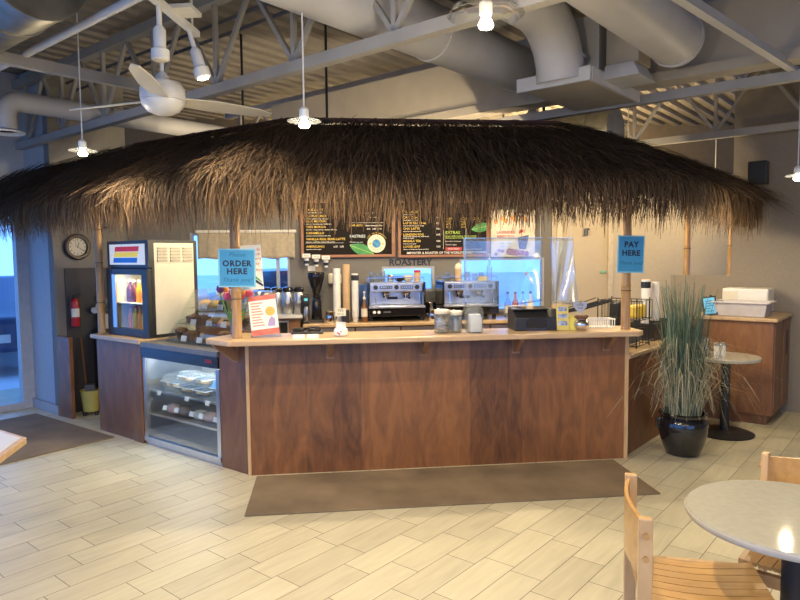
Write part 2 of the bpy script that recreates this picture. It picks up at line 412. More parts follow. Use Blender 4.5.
wr_ = struct('window_5', m, FR, 'wide window behind the viewer', rot=GR)
m = MB(); m.box(-6.452, -6.446, -3.94, 6.84, .56, 2.84); m.build('window_pane', GLASS, wr_)
m = MB(); m.box(-5.9, 2.6, -4.88, -4.82, .5, .56); m.box(-5.9, 2.6, -4.88, -4.82, 2.84, 2.9)
for k in range(7): m.box(-5.9+k*1.407, -5.843+k*1.407, -4.88, -4.82, .56, 2.84)
wr_ = struct('window_6', m, FR, 'wide window in the right side wall', rot=GR)
m = MB(); m.box(-5.84, 2.54, -4.852, -4.846, .56, 2.84); m.build('window_pane', GLASS, wr_)
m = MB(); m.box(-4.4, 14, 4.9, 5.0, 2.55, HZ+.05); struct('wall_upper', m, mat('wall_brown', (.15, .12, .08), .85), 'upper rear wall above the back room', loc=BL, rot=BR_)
m = MB(); m.box(-4.4, 14, WT, 4.9, 2.55, 2.60); struct('trim_2', m, WALLB, 'added ledge above the back wall, keeping sky light out', loc=BL, rot=BR_)  # ledge added to shut out sky light leaking over the back wall
# ceiling: corrugated deck, in grid axes
dk = MB(); prof = []
b = -8.0
while b < 10: prof += [(b, 0), (b+.09, 0), (b+.115, .045), (b+.165, .045)]; b += .19
vs = []; fs = []
for y, z in prof: vs += [(-3.2, y, HZ+z), (13, y, HZ+z)]
for i in range(len(prof)-1): fs.append((2*i, 2*i+1, 2*i+3, 2*i+2))
dk.add(vs, fs)
struct('ceiling', dk, DECK, 'corrugated steel roof deck', rot=(0, 0, R(50.3)))

# header bulkhead
hd = MB(); hd.box(5.02, 5.14, -6, 6.1, 2.97, 3.40); hd.box(4.98, 5.18, -6, 6.1, 2.90, 2.97)
struct('trim_1', hd, HEAD, 'tan bulkhead beam above the hut', rot=(0, 0, R(50.3)))

# roof trusses
def truss(a, b0, b1, ph, label):
    th = thing('roof_truss', label, 'truss', GRID(a, 0, 2.85), 50.3, 'steel roof trusses')
    m = MB(); m.box(-.035, .035, b0, b1, -.035, .035); m.build('bottom_chord', PAINTG, th)
    m = MB(); m.box(-.04, .04, b0, b1, .60, .68); m.build('top_chord', PAINTG, th)
    y = b0+ph; k = 0
    while y < b1-.6:
        m = MB(); m.bar((0, y, .03), (0, y+.42, .62), .03, .03); m.bar((0, y+.84, .03), (0, y+.42, .62), .03, .03)
        m.bar((0, y+.84, .03), (0, y+.84, .62), .03, .03)
        m.build('web_bar', PAINTG, th); y += .84; k += 1
    return th
truss(2.855, -3.0, 7.69, .35, 'nearest painted steel truss, crossing in front of the thatch behind the ceiling fan')
truss(5.27, -4.0, 7.3, .1, 'painted steel truss just behind the tan bulkhead beam')
truss(7.36, -3.5, 5.5, .3, 'farthest painted steel truss, crossing the taupe right wall')

def gthing(name, label, cat, group=None): return thing(name, label, cat, (0,0,0), 50.3, group)
# ducts
def duct(label, segs, rad, m, rings=(), group='painted round air ducts', n=28):
    o = gthing('air_duct', label, 'duct', group)
    d = MB(); d.tube(segs, rad, n); d.build('duct_pipe', m, o, smooth=True)
    if rings:
        for (p, q) in rings: r_ = MB(); r_.tube([p, q], rad+.008, n); r_.build('joint_band', m, o, smooth=True)
    return o
duct('large pale duct, the left one of the two running straight to the bulkhead', [(-1.5, 2.70, 3.14), (4.75, 2.70, 3.14)], .18, PAINTL, [((1.9,2.70,3.14),(1.95,2.70,3.14)), ((3.6,2.70,3.14),(3.65,2.70,3.14))])
duct('large pale duct at upper right, ending at the bulkhead beside the metal box', [(2.85, 1.44, 3.09), (4.72, 1.44, 3.09)], .175, PAINTL, [((3.0,1.44,3.09),(3.05,1.44,3.09)), ((4.68,1.44,3.09),(4.72,1.44,3.09))])
el = [(1.6, 2.10, 3.26), (3.92, 2.10, 3.26)] + [(3.92+.40*sin(R(k)), 2.10, 3.26-.40+.40*cos(R(k))) for k in (15, 30, 45, 60, 75, 90)]
el += [(4.32, 2.10, 2.897), ]
duct('pale duct with an elbow turning down beside the bright dish lamp', el, .165, PAINTL, [((4.32,2.10,2.99),(4.32,2.10,3.01))])
o = gthing('duct_plenum', 'boxy painted sheet-metal duct hanging over the hut between two round ducts', 'duct')
m = MB(); m.box(4.55, 4.975, 1.92, 2.38, 2.90, 3.34); m.build('plenum_box', PAINTL, o, bevel=.006)
m = MB(); m.box(4.30, 5.20, 1.88, 2.40, 2.83, 2.895); m.build('bottom_tray', HEAD, o, bevel=.004)
m = MB(); m.box(4.56, 4.80, 1.64, 1.87, 2.96, 3.30); m.build('side_box', HEAD, o, bevel=.004)
m = MB(); m.add([(4.47, 1.60, 2.85), (4.80, 1.60, 2.85), (4.80, 1.86, 2.85), (4.47, 1.86, 2.85), (4.52, 1.66, 2.955), (4.80, 1.66, 2.955), (4.80, 1.86, 2.955), (4.52, 1.86, 2.955)], [(3,2,1,0),(4,5,6,7),(0,1,5,4),(1,2,6,5),(2,3,7,6),(3,0,4,7)]); m.build('tapered_outlet', PAINTL, o, bevel=.004)
m = MB(); m.box(4.27, 4.298, 1.86, 2.42, 2.815, 2.91); m.box(4.298, 5.20, 1.855, 1.878, 2.815, 2.91); m.build('flange', PAINTL, o)
o = duct('big bare galvanised duct in the upper left corner', [(1.44, 7.0, 3.12), (1.44, 3.55, 3.12)], .26, GALVD, [((1.44,3.95,3.12),(1.44,3.91,3.12)), ((1.44,4.6,3.12),(1.44,4.56,3.12)), ((1.44,3.59,3.12),(1.44,3.55,3.12))], None)
m = MB(); m.tube([(1.78, 7.0, 2.97), (1.78, 2.6, 2.97)], .024, 12); tag(m.build('steel_pipe', PAINTL, None, smooth=True, rot=(0,0,R(50.3))), 'slim pale pipe running below the galvanised duct', 'pipe')
# small duct with diffuser ring
P0 = Vector((-3.30, 5.56, 0)); gx = P0.dot(e1); gy = P0.dot(e2)
pts = [(gx, gy, 2.72), (gx, gy, 2.86)] + [(gx+.12-.12*cos(R(k)), gy, 2.86+.12*sin(R(k))) for k in (20, 40, 60, 80, 90)] + [(gx+2.6, gy, 2.98)]
o = duct('slim pale duct bending down to a ring outlet at far left', pts, .085, PAINTL, [((gx+.9, gy, 2.98),(gx+.93, gy, 2.98))], None)
m = MB(); m.lathe([(.08,.02),(.14,0),(.145,.012),(.085,.035)], 24, T(gx, gy, 2.70)); m.build('outlet_ring', WHITE, o, smooth=True)
# far round duct
duct('grey round duct end above the right of the thatch, in the lit back room', [(7.0, 2.75, 2.98), (7.0, 4.4, 2.98)], .25, mat('duct_wrap', (.13, .12, .09), .5, .3, var=.2), [((7.0,3.0,2.98),(7.0,3.03,2.98))], None)
# bridging member + conduit + strut
m = MB(); m.box(-1.0, 2.9, 4.6, 4.66, 2.885, 2.955); tag(m.build('bridging_angle', PAINTG, None, rot=(0,0,R(50.3))), 'grey steel bridging bar running from upper left to the nearest truss', 'beam')
m = MB(); m.tube([(3.04, -1.0, 3.42), (3.04, 6.9, 3.42)], .014); m.tube([(3.12, -1.0, 3.36), (3.12, 6.9, 3.36)], .014)
tag(m.build('conduit_pair', DGREY, None, rot=(0,0,R(50.3))), 'thin dark pair of conduits under the deck beside the nearest truss', 'conduit')
st = gthing('strut_rail', 'pale metal strut rail hanging diagonally at the upper right corner', 'rail')
m = MB(); m.bar((2.6, 1.12, 2.90), (5.33, .815, 2.90), .05, .05); m.build('rail_bar', PAINTL, st)
m = MB(); 
for q in (2.8, 5.2): m.cyl(.008, 2.925, HZ+.02, 8, T(q, 1.12-.1117*(q-2.6), 0))
m.build('hanger_rod', PAINTG, st)

# ------------------------------------------------------------------ thatched hut
def ofs(d):
    """outward offset polyline: left end, wing/bar corner, bar/right corner, right end"""
    def isect(f1, f2, d):
        p = f1(0, -d); u = Vector((cos(f1.a), sin(f1.a), 0)); q = f2(0, -d); v = Vector((cos(f2.a), sin(f2.a), 0))
        den = u.x*v.y - u.y*v.x; s = ((q.x-p.x)*v.y - (q.y-p.y)*v.x)/den; return p + u*s
    return isect(LW, BAR, d), isect(BAR, RW, d)
def rim(d, z, xl=-3.75, xr=2.42, tl=0):
    c1, c2 = ofs(d)
    return [LW(xl, -d), c1, c2, RW(xr, -d)], z
hut = thing('thatched_hut', 'dark thatched palm canopy roof of the coffee hut with hanging straw fringe', 'canopy', (0, 0, 0))
ZT, ZE = 2.78, 2.20
def toppt(face, s):
    pass
c1t, c2t = ofs(-.78); c1e, c2e = ofs(.40)
topL = [LW(-3.75, -.10, 2.50), LW(-2.95, -.12, 2.56), LW(-2.35, .55, 2.76), Vector((c1t.x, c1t.y, ZT)), Vector((c2t.x, c2t.y, ZT)), RW(1.9, .72, 2.71), RW(2.24, -.08, 2.36)]
eavL = [LW(-3.75, -.40, ZE), LW(-3.05, -.40, ZE), LW(-2.5, -.40, ZE), Vector((c1e.x, c1e.y, ZE)), Vector((c2e.x, c2e.y, ZE)), RW(1.95, -.40, ZE), RW(2.27, -.36, ZE)]
def lerp(a, b, t): return a + (b-a)*t
base = MB()
n = len(topL); sub = 6
for lo in (0, -.03):
    o0 = len(base.v)
    for i in range(n):
        for k in range(sub+1):
            t_ = k/sub; p = lerp(topL[i], eavL[i], t_); p.z += .05*sin(pi*t_)+lo - .02; base.v.append(tuple(p))
    for i in range(n-1):
        for k in range(sub):
            q = (o0+i*(sub+1)+k, o0+i*(sub+1)+k+1, o0+(i+1)*(sub+1)+k+1, o0+(i+1)*(sub+1)+k)
            base.f.append(q if lo == 0 else q[::-1])
base.build('thatch_underlay', mat('thatch_underlay', (.05, .032, .02), .95), hut)
# straw: flat tapering blades
class Straw:
    def __init__(s): s.v = []; s.f = []
    def blade(s, pts, w, side):
        o = len(s.v); m = len(pts)
        for i, p in enumerate(pts):
            ww = w*(1-.65*i/(m-1)); s.v.append(tuple(p - side*ww)); s.v.append(tuple(p + side*ww))
        for i in range(m-1): s.f.append((o+2*i, o+2*i+1, o+2*i+3, o+2*i+2))
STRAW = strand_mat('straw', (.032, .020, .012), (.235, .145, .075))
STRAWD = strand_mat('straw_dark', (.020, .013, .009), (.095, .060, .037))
up = Vector((0, 0, 1)); rnd = random.random; gau = random.gauss
roofS = Straw(); fr = Straw()
for i in range(n-1):
    L = ((topL[i+1]-topL[i]).length + (eavL[i+1]-eavL[i]).length)/2
    D = ((eavL[i]-topL[i]).length + (eavL[i+1]-topL[i+1]).length)/2
    along = (eavL[i+1]-eavL[i]).normalized()
    for _ in range(int(L*D*1000)):
        s_ = rnd(); v_ = rnd()**.9*.97
        tp = lerp(topL[i], topL[i+1], s_); ep = lerp(eavL[i], eavL[i+1], s_); dn = (ep-tp)
        Ld = dn.length; dn.normalize(); nrm = along.cross(dn); nrm = nrm if nrm.z > 0 else -nrm
        p = lerp(tp, ep, v_) + up*.05*sin(pi*v_) + nrm*(.0+.05*rnd())
        ln = .22+.3*rnd()
        d = (dn + along*gau(0, .22) + nrm*gau(.05, .07)).normalized()
        q = p + d*ln*.5 + nrm*.02; r_ = p + d*ln + nrm*gau(.0, .03) - up*.03
        sd = (along + nrm*gau(0, .4)).normalized()
        roofS.blade([p, q, r_], .0028+.0022*rnd(), sd)
    # hanging fringe
    out = Vector((along.y, -along.x, 0)); cnt = int((eavL[i+1]-eavL[i]).length*1150)
    zb0 = 1.90
    for _ in range(cnt):
        s_ = rnd(); ep = lerp(eavL[i], eavL[i+1], s_) - out*(.14*rnd()-.02)
        clump = .05*sin(s_*L*23+i)+.035*sin(s_*L*57+2*i)
        ep = ep + up*(.05*rnd())
        drop = max(.06, .30 + clump*.8 + gau(0, .055)); 
        if rnd() < .12: drop *= .6
        reach = .05+.07*rnd()
        lat = along*gau(0, .05)
        p1 = ep + out*reach*.75 - up*drop*.22 + lat*.3
        p2 = ep + out*reach - up*drop*.62 + lat*.8
        p3 = ep + out*(reach*.85+gau(0,.012)) - up*drop + lat*1.15
        sd = (along + out*gau(0, .5)).normalized()
        fr.blade([ep, p1, p2, p3], .0025+.0022*rnd(), sd)
# bushy right end
pe = topL[-1]; qe = eavL[-1]; endd = Vector((cos(RW.a), sin(RW.a), 0)); outR = Vector((endd.y, -endd.x, 0))
for _ in range(900):
    t_ = rnd(); p = lerp(topL[-2], qe, .55+.45*t_) + up*.03*rnd()
    d = (endd*gau(.35,.3) + outR*gau(.75,.3) - up*.2).normalized(); ln = .10+.14*rnd()
    fr.blade([p, p+d*ln*.5+up*.01, p+d*ln*.8-up*.08, p+d*ln*.85-up*(.16+.24*rnd())], .003, Vector((d.y, -d.x, 0)).normalized())
def straw_obj(st, name, m):
    me = bpy.data.meshes.new(name); me.from_pydata(st.v, [], st.f); me.materials.append(m)
    o = bpy.data.objects.new(name, me); COL.objects.link(o); o.parent = hut; o['kind'] = 'stuff'; return o
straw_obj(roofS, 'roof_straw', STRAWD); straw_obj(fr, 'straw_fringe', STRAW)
m = MB()
for i in range(2, 5): m.bar(topL[i]+up*.015, topL[i+1]+up*.015, .05, .04)
m.bar(topL[5]+up*.015, lerp(topL[5], topL[6], .9)+up*.04, .05, .04)
m.build('ridge_board', RIDGE, hut)
m = MB()
rc1, rc2 = ofs(.02)
rimp = [LW(-2.35, 0, 2.16), Vector((rc1.x, rc1.y, 2.16)), Vector((rc2.x, rc2.y, 2.16)), RW(2.3, 0, 2.16)]
for i in range(3): m.bar(rimp[i], rimp[i+1], .05, .09)
m.build('rim_beam', CHERRY2, hut)
for (bx, bz) in ((BAR(.62, .80), 0), (BAR(2.55, .85), 0), (LW(-.9, .75), 0)):
    m = MB(); m.cyl(.011, 2.78, HZ, 10); m.cyl(.05, 2.77, 2.80, 12); m.build('hanger_rod', BLACKM, hut, loc=bx)
# bamboo posts
def bamboo(p, z0, z1, label, r=.036):
    th = thing('bamboo_post', label, 'post', (p.x, p.y, z0), 0, 'bamboo posts of the hut')
    m = MB(); prof = []; h = z1-z0; z = 0
    while z < h:
        L_ = min(.30+.05*rnd(), h-z)
        prof += [(r*1.07, z), (r*.985, z+.012), (r*.97, z+L_*.5), (r*.99, z+L_-.012), (r*1.07, z+L_-.003)]; z += L_
        prof.append((r*.93, z-.0005))
    m.lathe(prof, 18); m.build('cane', BAMBOO, th, smooth=True)
    z = 0.; random.seed(int(p.x*1000) % 997)
    for q in range(1, int(h/.34)+1):
        k_ = MB(); k_.lathe([(r*1.0, 0), (r*1.085, .002), (r*1.085, .007), (r*1.0, .009)], 18); k_.build('node_ring', NODE, th, smooth=True, loc=(0, 0, q*.34-.06+.05*rnd()))
    b_ = MB(); b_.lathe([(r*1.0, 0), (r*1.06, .002), (r*1.06, .012), (r*1.0, .014)], 18); b_.build('collar', BAMBOO, th, smooth=True)
    return th
bamboo(LW(-2.175, .035), .93, 2.14, 'bamboo post standing beside the drinks fridge', .034)
bamboo(BAR(-.06, -.09), TOP, 2.16, 'bamboo post carrying the ORDER HERE sign')
bamboo(BAR(2.89, -.10), TOP, 2.16, 'bamboo post carrying the PAY HERE sign')
bamboo(C + e2*.47 + e1*.07, 1.385, 2.2, 'left one of the two rear bamboo posts on the half wall')
bamboo(C + e2*.02 + e1*.07, 1.385, 2.2, 'rear bamboo post on the half wall, beside the taupe wall corner')

# ------------------------------------------------------------------ bar counter
bc = thing('bar_counter', 'long cherry-wood bar counter front under the thatch', 'counter', BAR(0, 0), 6.37)
rel = -44.0
m = MB(); m.box(0, 2.95, 0, .025, 0, TOP-.04); m.build('front_panel', CHERRY, bc)
m = MB(); m.box(-.345, -.002, 0, .025, 0, TOP-.04, Rz(rel)); m.build('end_panel', CHERRY2, bc)
m = MB(); m.box(-.018, .006, -.012, .012, 0, TOP-.04); m.build('corner_trim', MAPLE2, bc)
m = MB(); m.box(2.935, 2.965, -.01, .03, 0, TOP-.04); m.build('corner_trim', MAPLE2, bc)
m = MB(); m.box(.02, 2.9, .03, .40, .9, .93); m.build('inner_shelf', CHERRY2, bc)
def corbel(M, big=1.):
    m = MB(); pr = [(-.0, 0), (-.0, -.125*big), (-.025*big, -.125*big), (-.16*big, -.03), (-.18*big, 0)]
    vs = [(x, p[0], p[1]) for x in (-.018, .018) for p in pr]; k = len(pr)
    m.add(vs, [tuple(range(k)), tuple(range(2*k-1, k-1, -1))]+[(i, k+i, k+(i+1)%k, (i+1)%k) for i in range(k)], M @ T(0, 0, TOP-.041))
    m.box(-.03, .03, -.008, .0, -.14*big, 0, M @ T(0, 0, TOP-.041)); m.build('corbel', mat('corbel_wood', (.27, .14, .07), .45), bc)
for x in (.61, 1.32, 2.045, 2.78): corbel(T(x, 0, 0))
corbel(Rz(rel) @ T(-.14, 0, 0), 1.2)
inv = lambda p: (Rz(-6.37) @ (p - Vector((B0[0], B0[1], 0))))
co1 = inv(ofs(.26)[0]); co2 = inv(ofs(-.16)[0])
l1 = inv(LW(-.15, -.26)); l2 = inv(LW(-.20, -.20)); l3 = inv(LW(-.22, .16))
m = MB(); m.prism([(l2.x, l2.y), (l1.x, l1.y), (co1.x, co1.y), (2.93, -.26), (2.985, -.20), (2.985, .15), (co2.x, co2.y), (l3.x, l3.y)], TOP-.04, TOP)
bt = m.build('worktop', MAPLE, None, bevel=.008, loc=BL, rot=BR_); tag(bt, 'long honey maple bar top over the cherry front', 'worktop')

# mats
m = MB(); m.box(0, 2.78, 0, .74, .001, .011)
tag(m.build('floor_mat', MATB, None, bevel=.003, loc=(-1.0, 4.015, 0), rot=(0, 0, R(6.4))), 'long worn brown mat lying in front of the bar', 'mat')
m = MB(); m.box(-2.4, 0, 0, 1.55, .001, .011)
tag(m.build('floor_mat', MATB, None, bevel=.003, loc=(-2.63, 5.86, 0), rot=(0, 0, R(53))), 'brown entrance mat by the glass door', 'mat')

# ------------------------------------------------------------------ left wing: cabinet, case, fridge
LWd = -37.6
ct = thing('counter_cabinet', 'cherry-wood counter cabinet under the drinks fridge', 'cabinet', LW(0, 0), LWd)
m = MB(); m.box(-2.215, -1.45, .0, .62, 0, .885); m.build('body', CHERRY2, ct)
m = MB(); m.box(-1.60, -1.445, -.012, 0, 0, .885); m.build('trim_board', CABW, ct)
m = MB(); m.box(-2.27, -1.43, -.035, .64, .887, .925); m.build('counter_top', MAPLE, ct, bevel=.005)

fz = .927
fd = thing('drinks_fridge', 'black countertop drinks fridge with lit striped sign and white louvred side', 'fridge', LW(-2.12, .09, fz), LWd)
W_, D_, H_ = .69, .50, .872
m = MB(); m.box(0, W_, .03, D_, 0, .03); m.box(0, W_, .03, D_, H_-.025, H_); m.box(0, .02, .03, D_, .03, H_-.025); m.box(.02, W_-.012, D_-.02, D_, .03, H_-.025); m.box(.02, W_-.012, .04, D_-.02, .60, .63); m.build('cabinet', BLACK, fd)
m = MB(); m.box(W_-.012, W_, .03, .055, .03, H_-.025); m.box(W_-.012, W_, D_-.04, D_, .03, H_-.025); m.build('side_edge', BLACK, fd)
m = MB(); m.box(W_-.012, W_+.004, .055, D_-.04, .03, H_-.025); sp = m.build('side_panel', CREAM, fd)
m = MB()
for c in range(3):
    for r in range(5): 
        y0 = .085+c*.13; m.box(W_+.004, W_+.014, y0, y0+.10, H_-.080-r*.028, H_-.064-r*.028)
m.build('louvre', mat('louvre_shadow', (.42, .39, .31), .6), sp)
m = MB(); m.box(0, W_, 0, .03, .63, H_); m.build('sign_housing', BLACK, fd)
m = MB(); m.box(.05, W_-.05, -.006, 0, .655, H_-.03); m.build('sign_face', mat('sign_white', (.62, .62, .60), .4, emit=.5), fd)
for k, (mm, z) in enumerate(((mat('sign_red', (.60, .02, .03), .5, emit=.35), .775), (mat('sign_yellow', (.85, .60, .05), .5, emit=.4), .725), (mat('sign_blue', (.01, .14, .55), .5, emit=.3), .673))):
    m = MB(); x0 = .115 + (.03 if k == 0 else .015 if k == 1 else 0); vs = [(x0, -.008, z), (x0+.40, -.008, z), (x0+.412, -.008, z+.045), (x0+.012, -.008, z+.045)]
    m.add(vs + [(p[0], -.006, p[2]) for p in vs], [(0,1,2,3), (7,6,5,4), (0,4,5,1), (1,5,6,2), (2,6,7,3), (3,7,4,0)]); m.build('sign_stripe', mm, fd)
dm = MB(); dm.box(0, .10, -.02, .028, .0, .62); dm.box(W_-.09, W_, -.02, .028, 0, .62); dm.box(.10, W_-.09, -.02, .028, 0, .07); dm.box(.10, W_-.09, -.02, .028, .565, .62)
dr_ = dm.build('door', BLACK, fd, bevel=.004)
m = MB(); m.box(.10, W_-.09, .0, .006, .07, .565); m.build('door_glass', CGLASS, dr_)
m = MB(); m.box(.10, .165, -.022, -.012, .07, .565); m.build('door_handle', STEEL, dr_)
m = MB(); m.box(.03, W_-.02, .045, D_-.03, .29, .298); m.box(.03, W_-.02, .045, D_-.03, .032, .05); m.build('shelf', WHITE, fd)
m = MB(); m.box(.0205, W_-.0125, D_-.026, D_-.0205, .031, .598); m.box(.0205, .025, .045, D_-.027, .031, .598); m.build('liner', CREAM, fd)
m = MB(); m.box(.1, W_-.1, .06, .10, .585, .597); m.build('inside_lamp', LEDM, fd)
bm_ = [mat('juice_orange', (.75, .25, .02), .3), mat('juice_red', (.6, .05, .03), .3), mat('juice_yellow', (.72, .52, .08), .3), mat('drink_dark', (.10, .02, .04), .25)]
names = ['orange', 'red', 'yellow', 'dark']
for shelf, z in ((0, fz+.051), (1, fz+.299)):
    for c in range(6):
        k = (c*2+shelf) % 4 if shelf == 0 else (0 if c > 1 else 3)
        b_ = thing('drink_bottle', f"{names[k]} drink bottle on the {'upper' if shelf else 'lower'} fridge shelf, {['first','second','third','fourth','fifth','sixth'][c]} from the left", 'bottle', LW(-2.12+.13+c*.082, .09+.14, z), LWd, 'bottles in the drinks fridge')
        m = MB(); m.lathe([(.030,0),(.033,.01),(.033,.11),(.028,.135),(.013,.165),(.013,.19)], 12); m.build('bottle_body', bm_[k], b_, smooth=True)
        m = MB(); m.lathe([(.015,.19),(.015,.21)], 12); m.build('cap', WHITE if shelf else RED, b_)

pc = thing('pastry_case', 'steel refrigerated pastry case with glass front between cabinet and bar', 'display case', LW(0, 0), LWd)
x0, x1 = -1.435, -.352
m = MB(); m.box(x0, x1, .01, .64, 0, .06); m.box(x0, x1, .60, .64, .06, .84); m.box(x0, x0+.03, .03, .60, .06, .84); m.box(x1-.03, x1, .03, .60, .06, .84); m.build('case_body', STEEL, pc)
m = MB(); m.box(x0, x0+.045, 0, .03, .06, .77); m.box(x1-.045, x1, 0, .03, .06, .77); m.box(x0, x1, -.006, .03, .03, .07); m.build('front_frame', STEEL, pc)
m = MB(); m.box(x0, x1, -.01, .05, .775, .865); fh = m.build('black_fascia', BLACKG, pc)
m = MB(); m.box(x1-.16, x1-.07, -.014, -.01, .81, .84); m.build('red_display', mat('led_red', (.25, .02, .02), .4), fh)
m = MB(); m.box(x0-.005, x1+.005, -.02, .64, .867, .91); m.build('case_top', mat('case_grey', (.13, .135, .15), .35), pc, bevel=.004)
m = MB(); m.box(x0+.045, x1-.045, .008, .014, .07, .775); m.build('glass_front', CGLASS, pc)
m = MB(); m.box(x0+.03, x1-.03, .06, .58, .47, .478); m.build('wire_shelf', ACRYL, pc)
m = MB(); m.box(x0+.03, x1-.03, .06, .58, .255, .263); m.build('wire_shelf', DGREY, pc)
m = MB(); m.box(x0+.03, x1-.03, .055, .06, .465, .483); m.box(x0+.03, x1-.03, .055, .06, .25, .268); m.build('shelf_edge', STEEL, pc)
m = MB(); m.box(x0+.031, x1-.031, .59, .599, .07, .77); m.box(x0+.031, x1-.031, .04, .589, .0601, .066); m.build('liner', mat('liner_white', (.55, .56, .55), .5), pc)
m = MB(); m.box(x0+.08, x1-.08, .07, .10, .755, .77); m.build('case_lamp', LEDM, pc)
def tagcard(x, y, z, f, deg, label, w_=.055, h_=.038, tilt=-12):
    m = MB(); m.box(-w_/2, w_/2, -.001, .001, 0, h_, Rx(tilt))
    return tag(m.build('price_tag', WPAPER, None, loc=f(x, y, z), rot=(0, 0, R(deg))), label, 'price tag', 'price tags')
for k, x in enumerate((-1.27, -.86, -.58)): tagcard(x, .045, .447, LW, LWd, f"white price tag on the case's middle shelf edge, {['left','centre','right'][k]} one")
# food in the case
def clambox(x, y, z, w_, d_, h_, label, fill, lid=None, taper=.85):
    t_ = thing('clear_food_box', label, 'food box', LW(x, y, z), LWd, 'clear boxes in the pastry case')
    def shell(w0, w1, d0, d1, z0, z1):
        mm = MB(); mm.add([(-w0,-d0,z0),(w0,-d0,z0),(w0,d0,z0),(-w0,d0,z0),(-w1,-d1,z1),(w1,-d1,z1),(w1,d1,z1),(-w1,d1,z1)], [(3,2,1,0),(4,5,6,7),(0,1,5,4),(1,2,6,5),(2,3,7,6),(3,0,4,7)]); return mm
    shell(w_/2*taper, w_/2, d_/2*taper, d_/2, 0, h_*.55).build('box_base', CLEARP, t_, bevel=.004)
    shell(w_/2, w_/2*taper, d_/2, d_/2*taper, h_*.56, h_).build('box_lid', lid or CLEARP, t_, bevel=.004)
    mm = MB(); mm.ball(1, (0,0,0), 10); 
    for i in range(len(mm.v)): vx = mm.v[i]; mm.v[i] = (vx[0]*w_*.30, vx[1]*d_*.28, h_*.20+vx[2]*h_*.15)
    mm.build('filling', fill, t_, smooth=True)
    mm = MB(); q = h_*.55
    for (xa, xb, ya, yb) in ((-w_/2-.004, w_/2+.004, -d_/2-.004, -d_/2), (-w_/2-.004, w_/2+.004, d_/2, d_/2+.004), (-w_/2-.004, -w_/2, -d_/2, d_/2), (w_/2, w_/2+.004, -d_/2, d_/2)): mm.box(xa, xb, ya, yb, q-.004, q+.003)
    mm.build('rim', mat('rim_white', (.62, .66, .68), .3), t_)
    mm = MB(); mm.box(-.03, .03, -d_/2-.002, -d_/2-.001, h_*.3, h_*.62); mm.build('box_label', mat('label_tan', (.62, .42, .2), .7), t_)
FILL = mat('pastry_gold', (.55, .32, .12), .7, var=.25); FILLP = mat('sandwich_pink', (.6, .33, .27), .7, var=.25); FILLW = mat('bread_white', (.7, .62, .48), .7, var=.15)
CHOC = mat('chocolate_crumb', (.17, .10, .06), .8, var=.4, scale=40); 
clambox(-.99, .18, .48, .17, .14, .092, 'clear box of pastry, bottom left of the four stacked boxes', FILL)
clambox(-.99, .18, .574, .17, .14, .092, 'clear box of pastry, top left of the four stacked boxes', FILL)
clambox(-.78, .18, .48, .17, .14, .092, 'clear box of pastry, bottom right of the four stacked boxes', FILL)
clambox(-.78, .18, .574, .17, .14, .092, 'clear box of pastry, top right of the four stacked boxes', FILL)
clambox(-1.23, .24, .48, .26, .24, .13, 'wide clear box with a wrap beside the stacked boxes', FILL, None, .8)
clambox(-.52, .24, .48, .24, .24, .17, 'clear food box with a blue domed lid at the right of the case', FILLW, clear('blue_lid', (.35, .6, .9), .25, .1, haze=.35, hazec=(.25, .55, .9)), .7)
for k, (x, mm) in enumerate(((-1.22, FILLP), (-1.05, CHOC), (-.83, FILLW), (-.70, FILLP), (-.50, FILLW))):
    t_ = thing('wrapped_sandwich', f"plastic-wrapped sandwich on the case's lower shelf, {['leftmost','second from left','middle','second from right','rightmost'][k]}", 'sandwich', LW(x, .16, .265), LWd, 'sandwiches in the pastry case')
    m = MB(); m.ball(1, (0,0,0), 12)
    for i in range(len(m.v)): q = m.v[i]; m.v[i] = (q[0]*.085, q[1]*.06, .045+q[2]*.044)
    m.build('filling', mm, t_, smooth=True)
    m = MB(); m.ball(1, (0,0,0), 12)
    for i in range(len(m.v)): q = m.v[i]; m.v[i] = (q[0]*.092, q[1]*.067, .049+q[2]*.048)
    m.build('wrap', CLEARP, t_, smooth=True)
    m = MB(); m.box(-.08, -.02, -.075, -.072, .015, .055, Rx(-20)); m.build('label', WPAPER, t_)
# acrylic tiered display
ds = thing('pastry_display', 'clear acrylic tiered pastry display on top of the steel case', 'display stand', LW(0, .12, .912), LWd)
a0, a1 = -1.24, -.30
m = MB()
for (y, z, d) in ((0, .012, .20), (.12, .145, .18), (.24, .275, .18)): m.box(a0, a1, y, y+d, z, z+.006)
m.build('shelf', ACRYL, ds)
for x in (a0, -.78, a1-.006):
    m = MB(); pr = [(0, 0), (.44, 0), (.44, .44), (.30, .44)]
    m.add([(x+dx, p[0], p[1]) for dx in (0, .006) for p in pr], [(0,1,2,3), (7,6,5,4), (0,4,5,1), (1,5,6,2), (2,6,7,3), (3,7,4,0)]); m.build('side_pane', ACRYL, ds)
m = MB(); m.box(a0, a1, .29, .44, .441, .447); m.build('top_pane', ACRYL, ds)
m = MB(); m.add([(x, y, z) for x in (a0, a1) for y, z in ((-.012, 0), (.288, .44), (.282, .442), (-.018, .002))], [(0,1,2,3), (7,6,5,4), (0,4,5,1), (1,5,6,2), (2,6,7,3), (3,7,4,0)]); m.build('front_pane', CGLASS, ds)
def lump(mb, c, sx, sy, sz, n=12):
    k = len(mb.v); mb.ball(1, (0,0,0), n)
    for i in range(k, len(mb.v)): q = mb.v[i]; mb.v[i] = (c[0]+q[0]*sx, c[1]+q[1]*sy, c[2]+q[2]*sz)
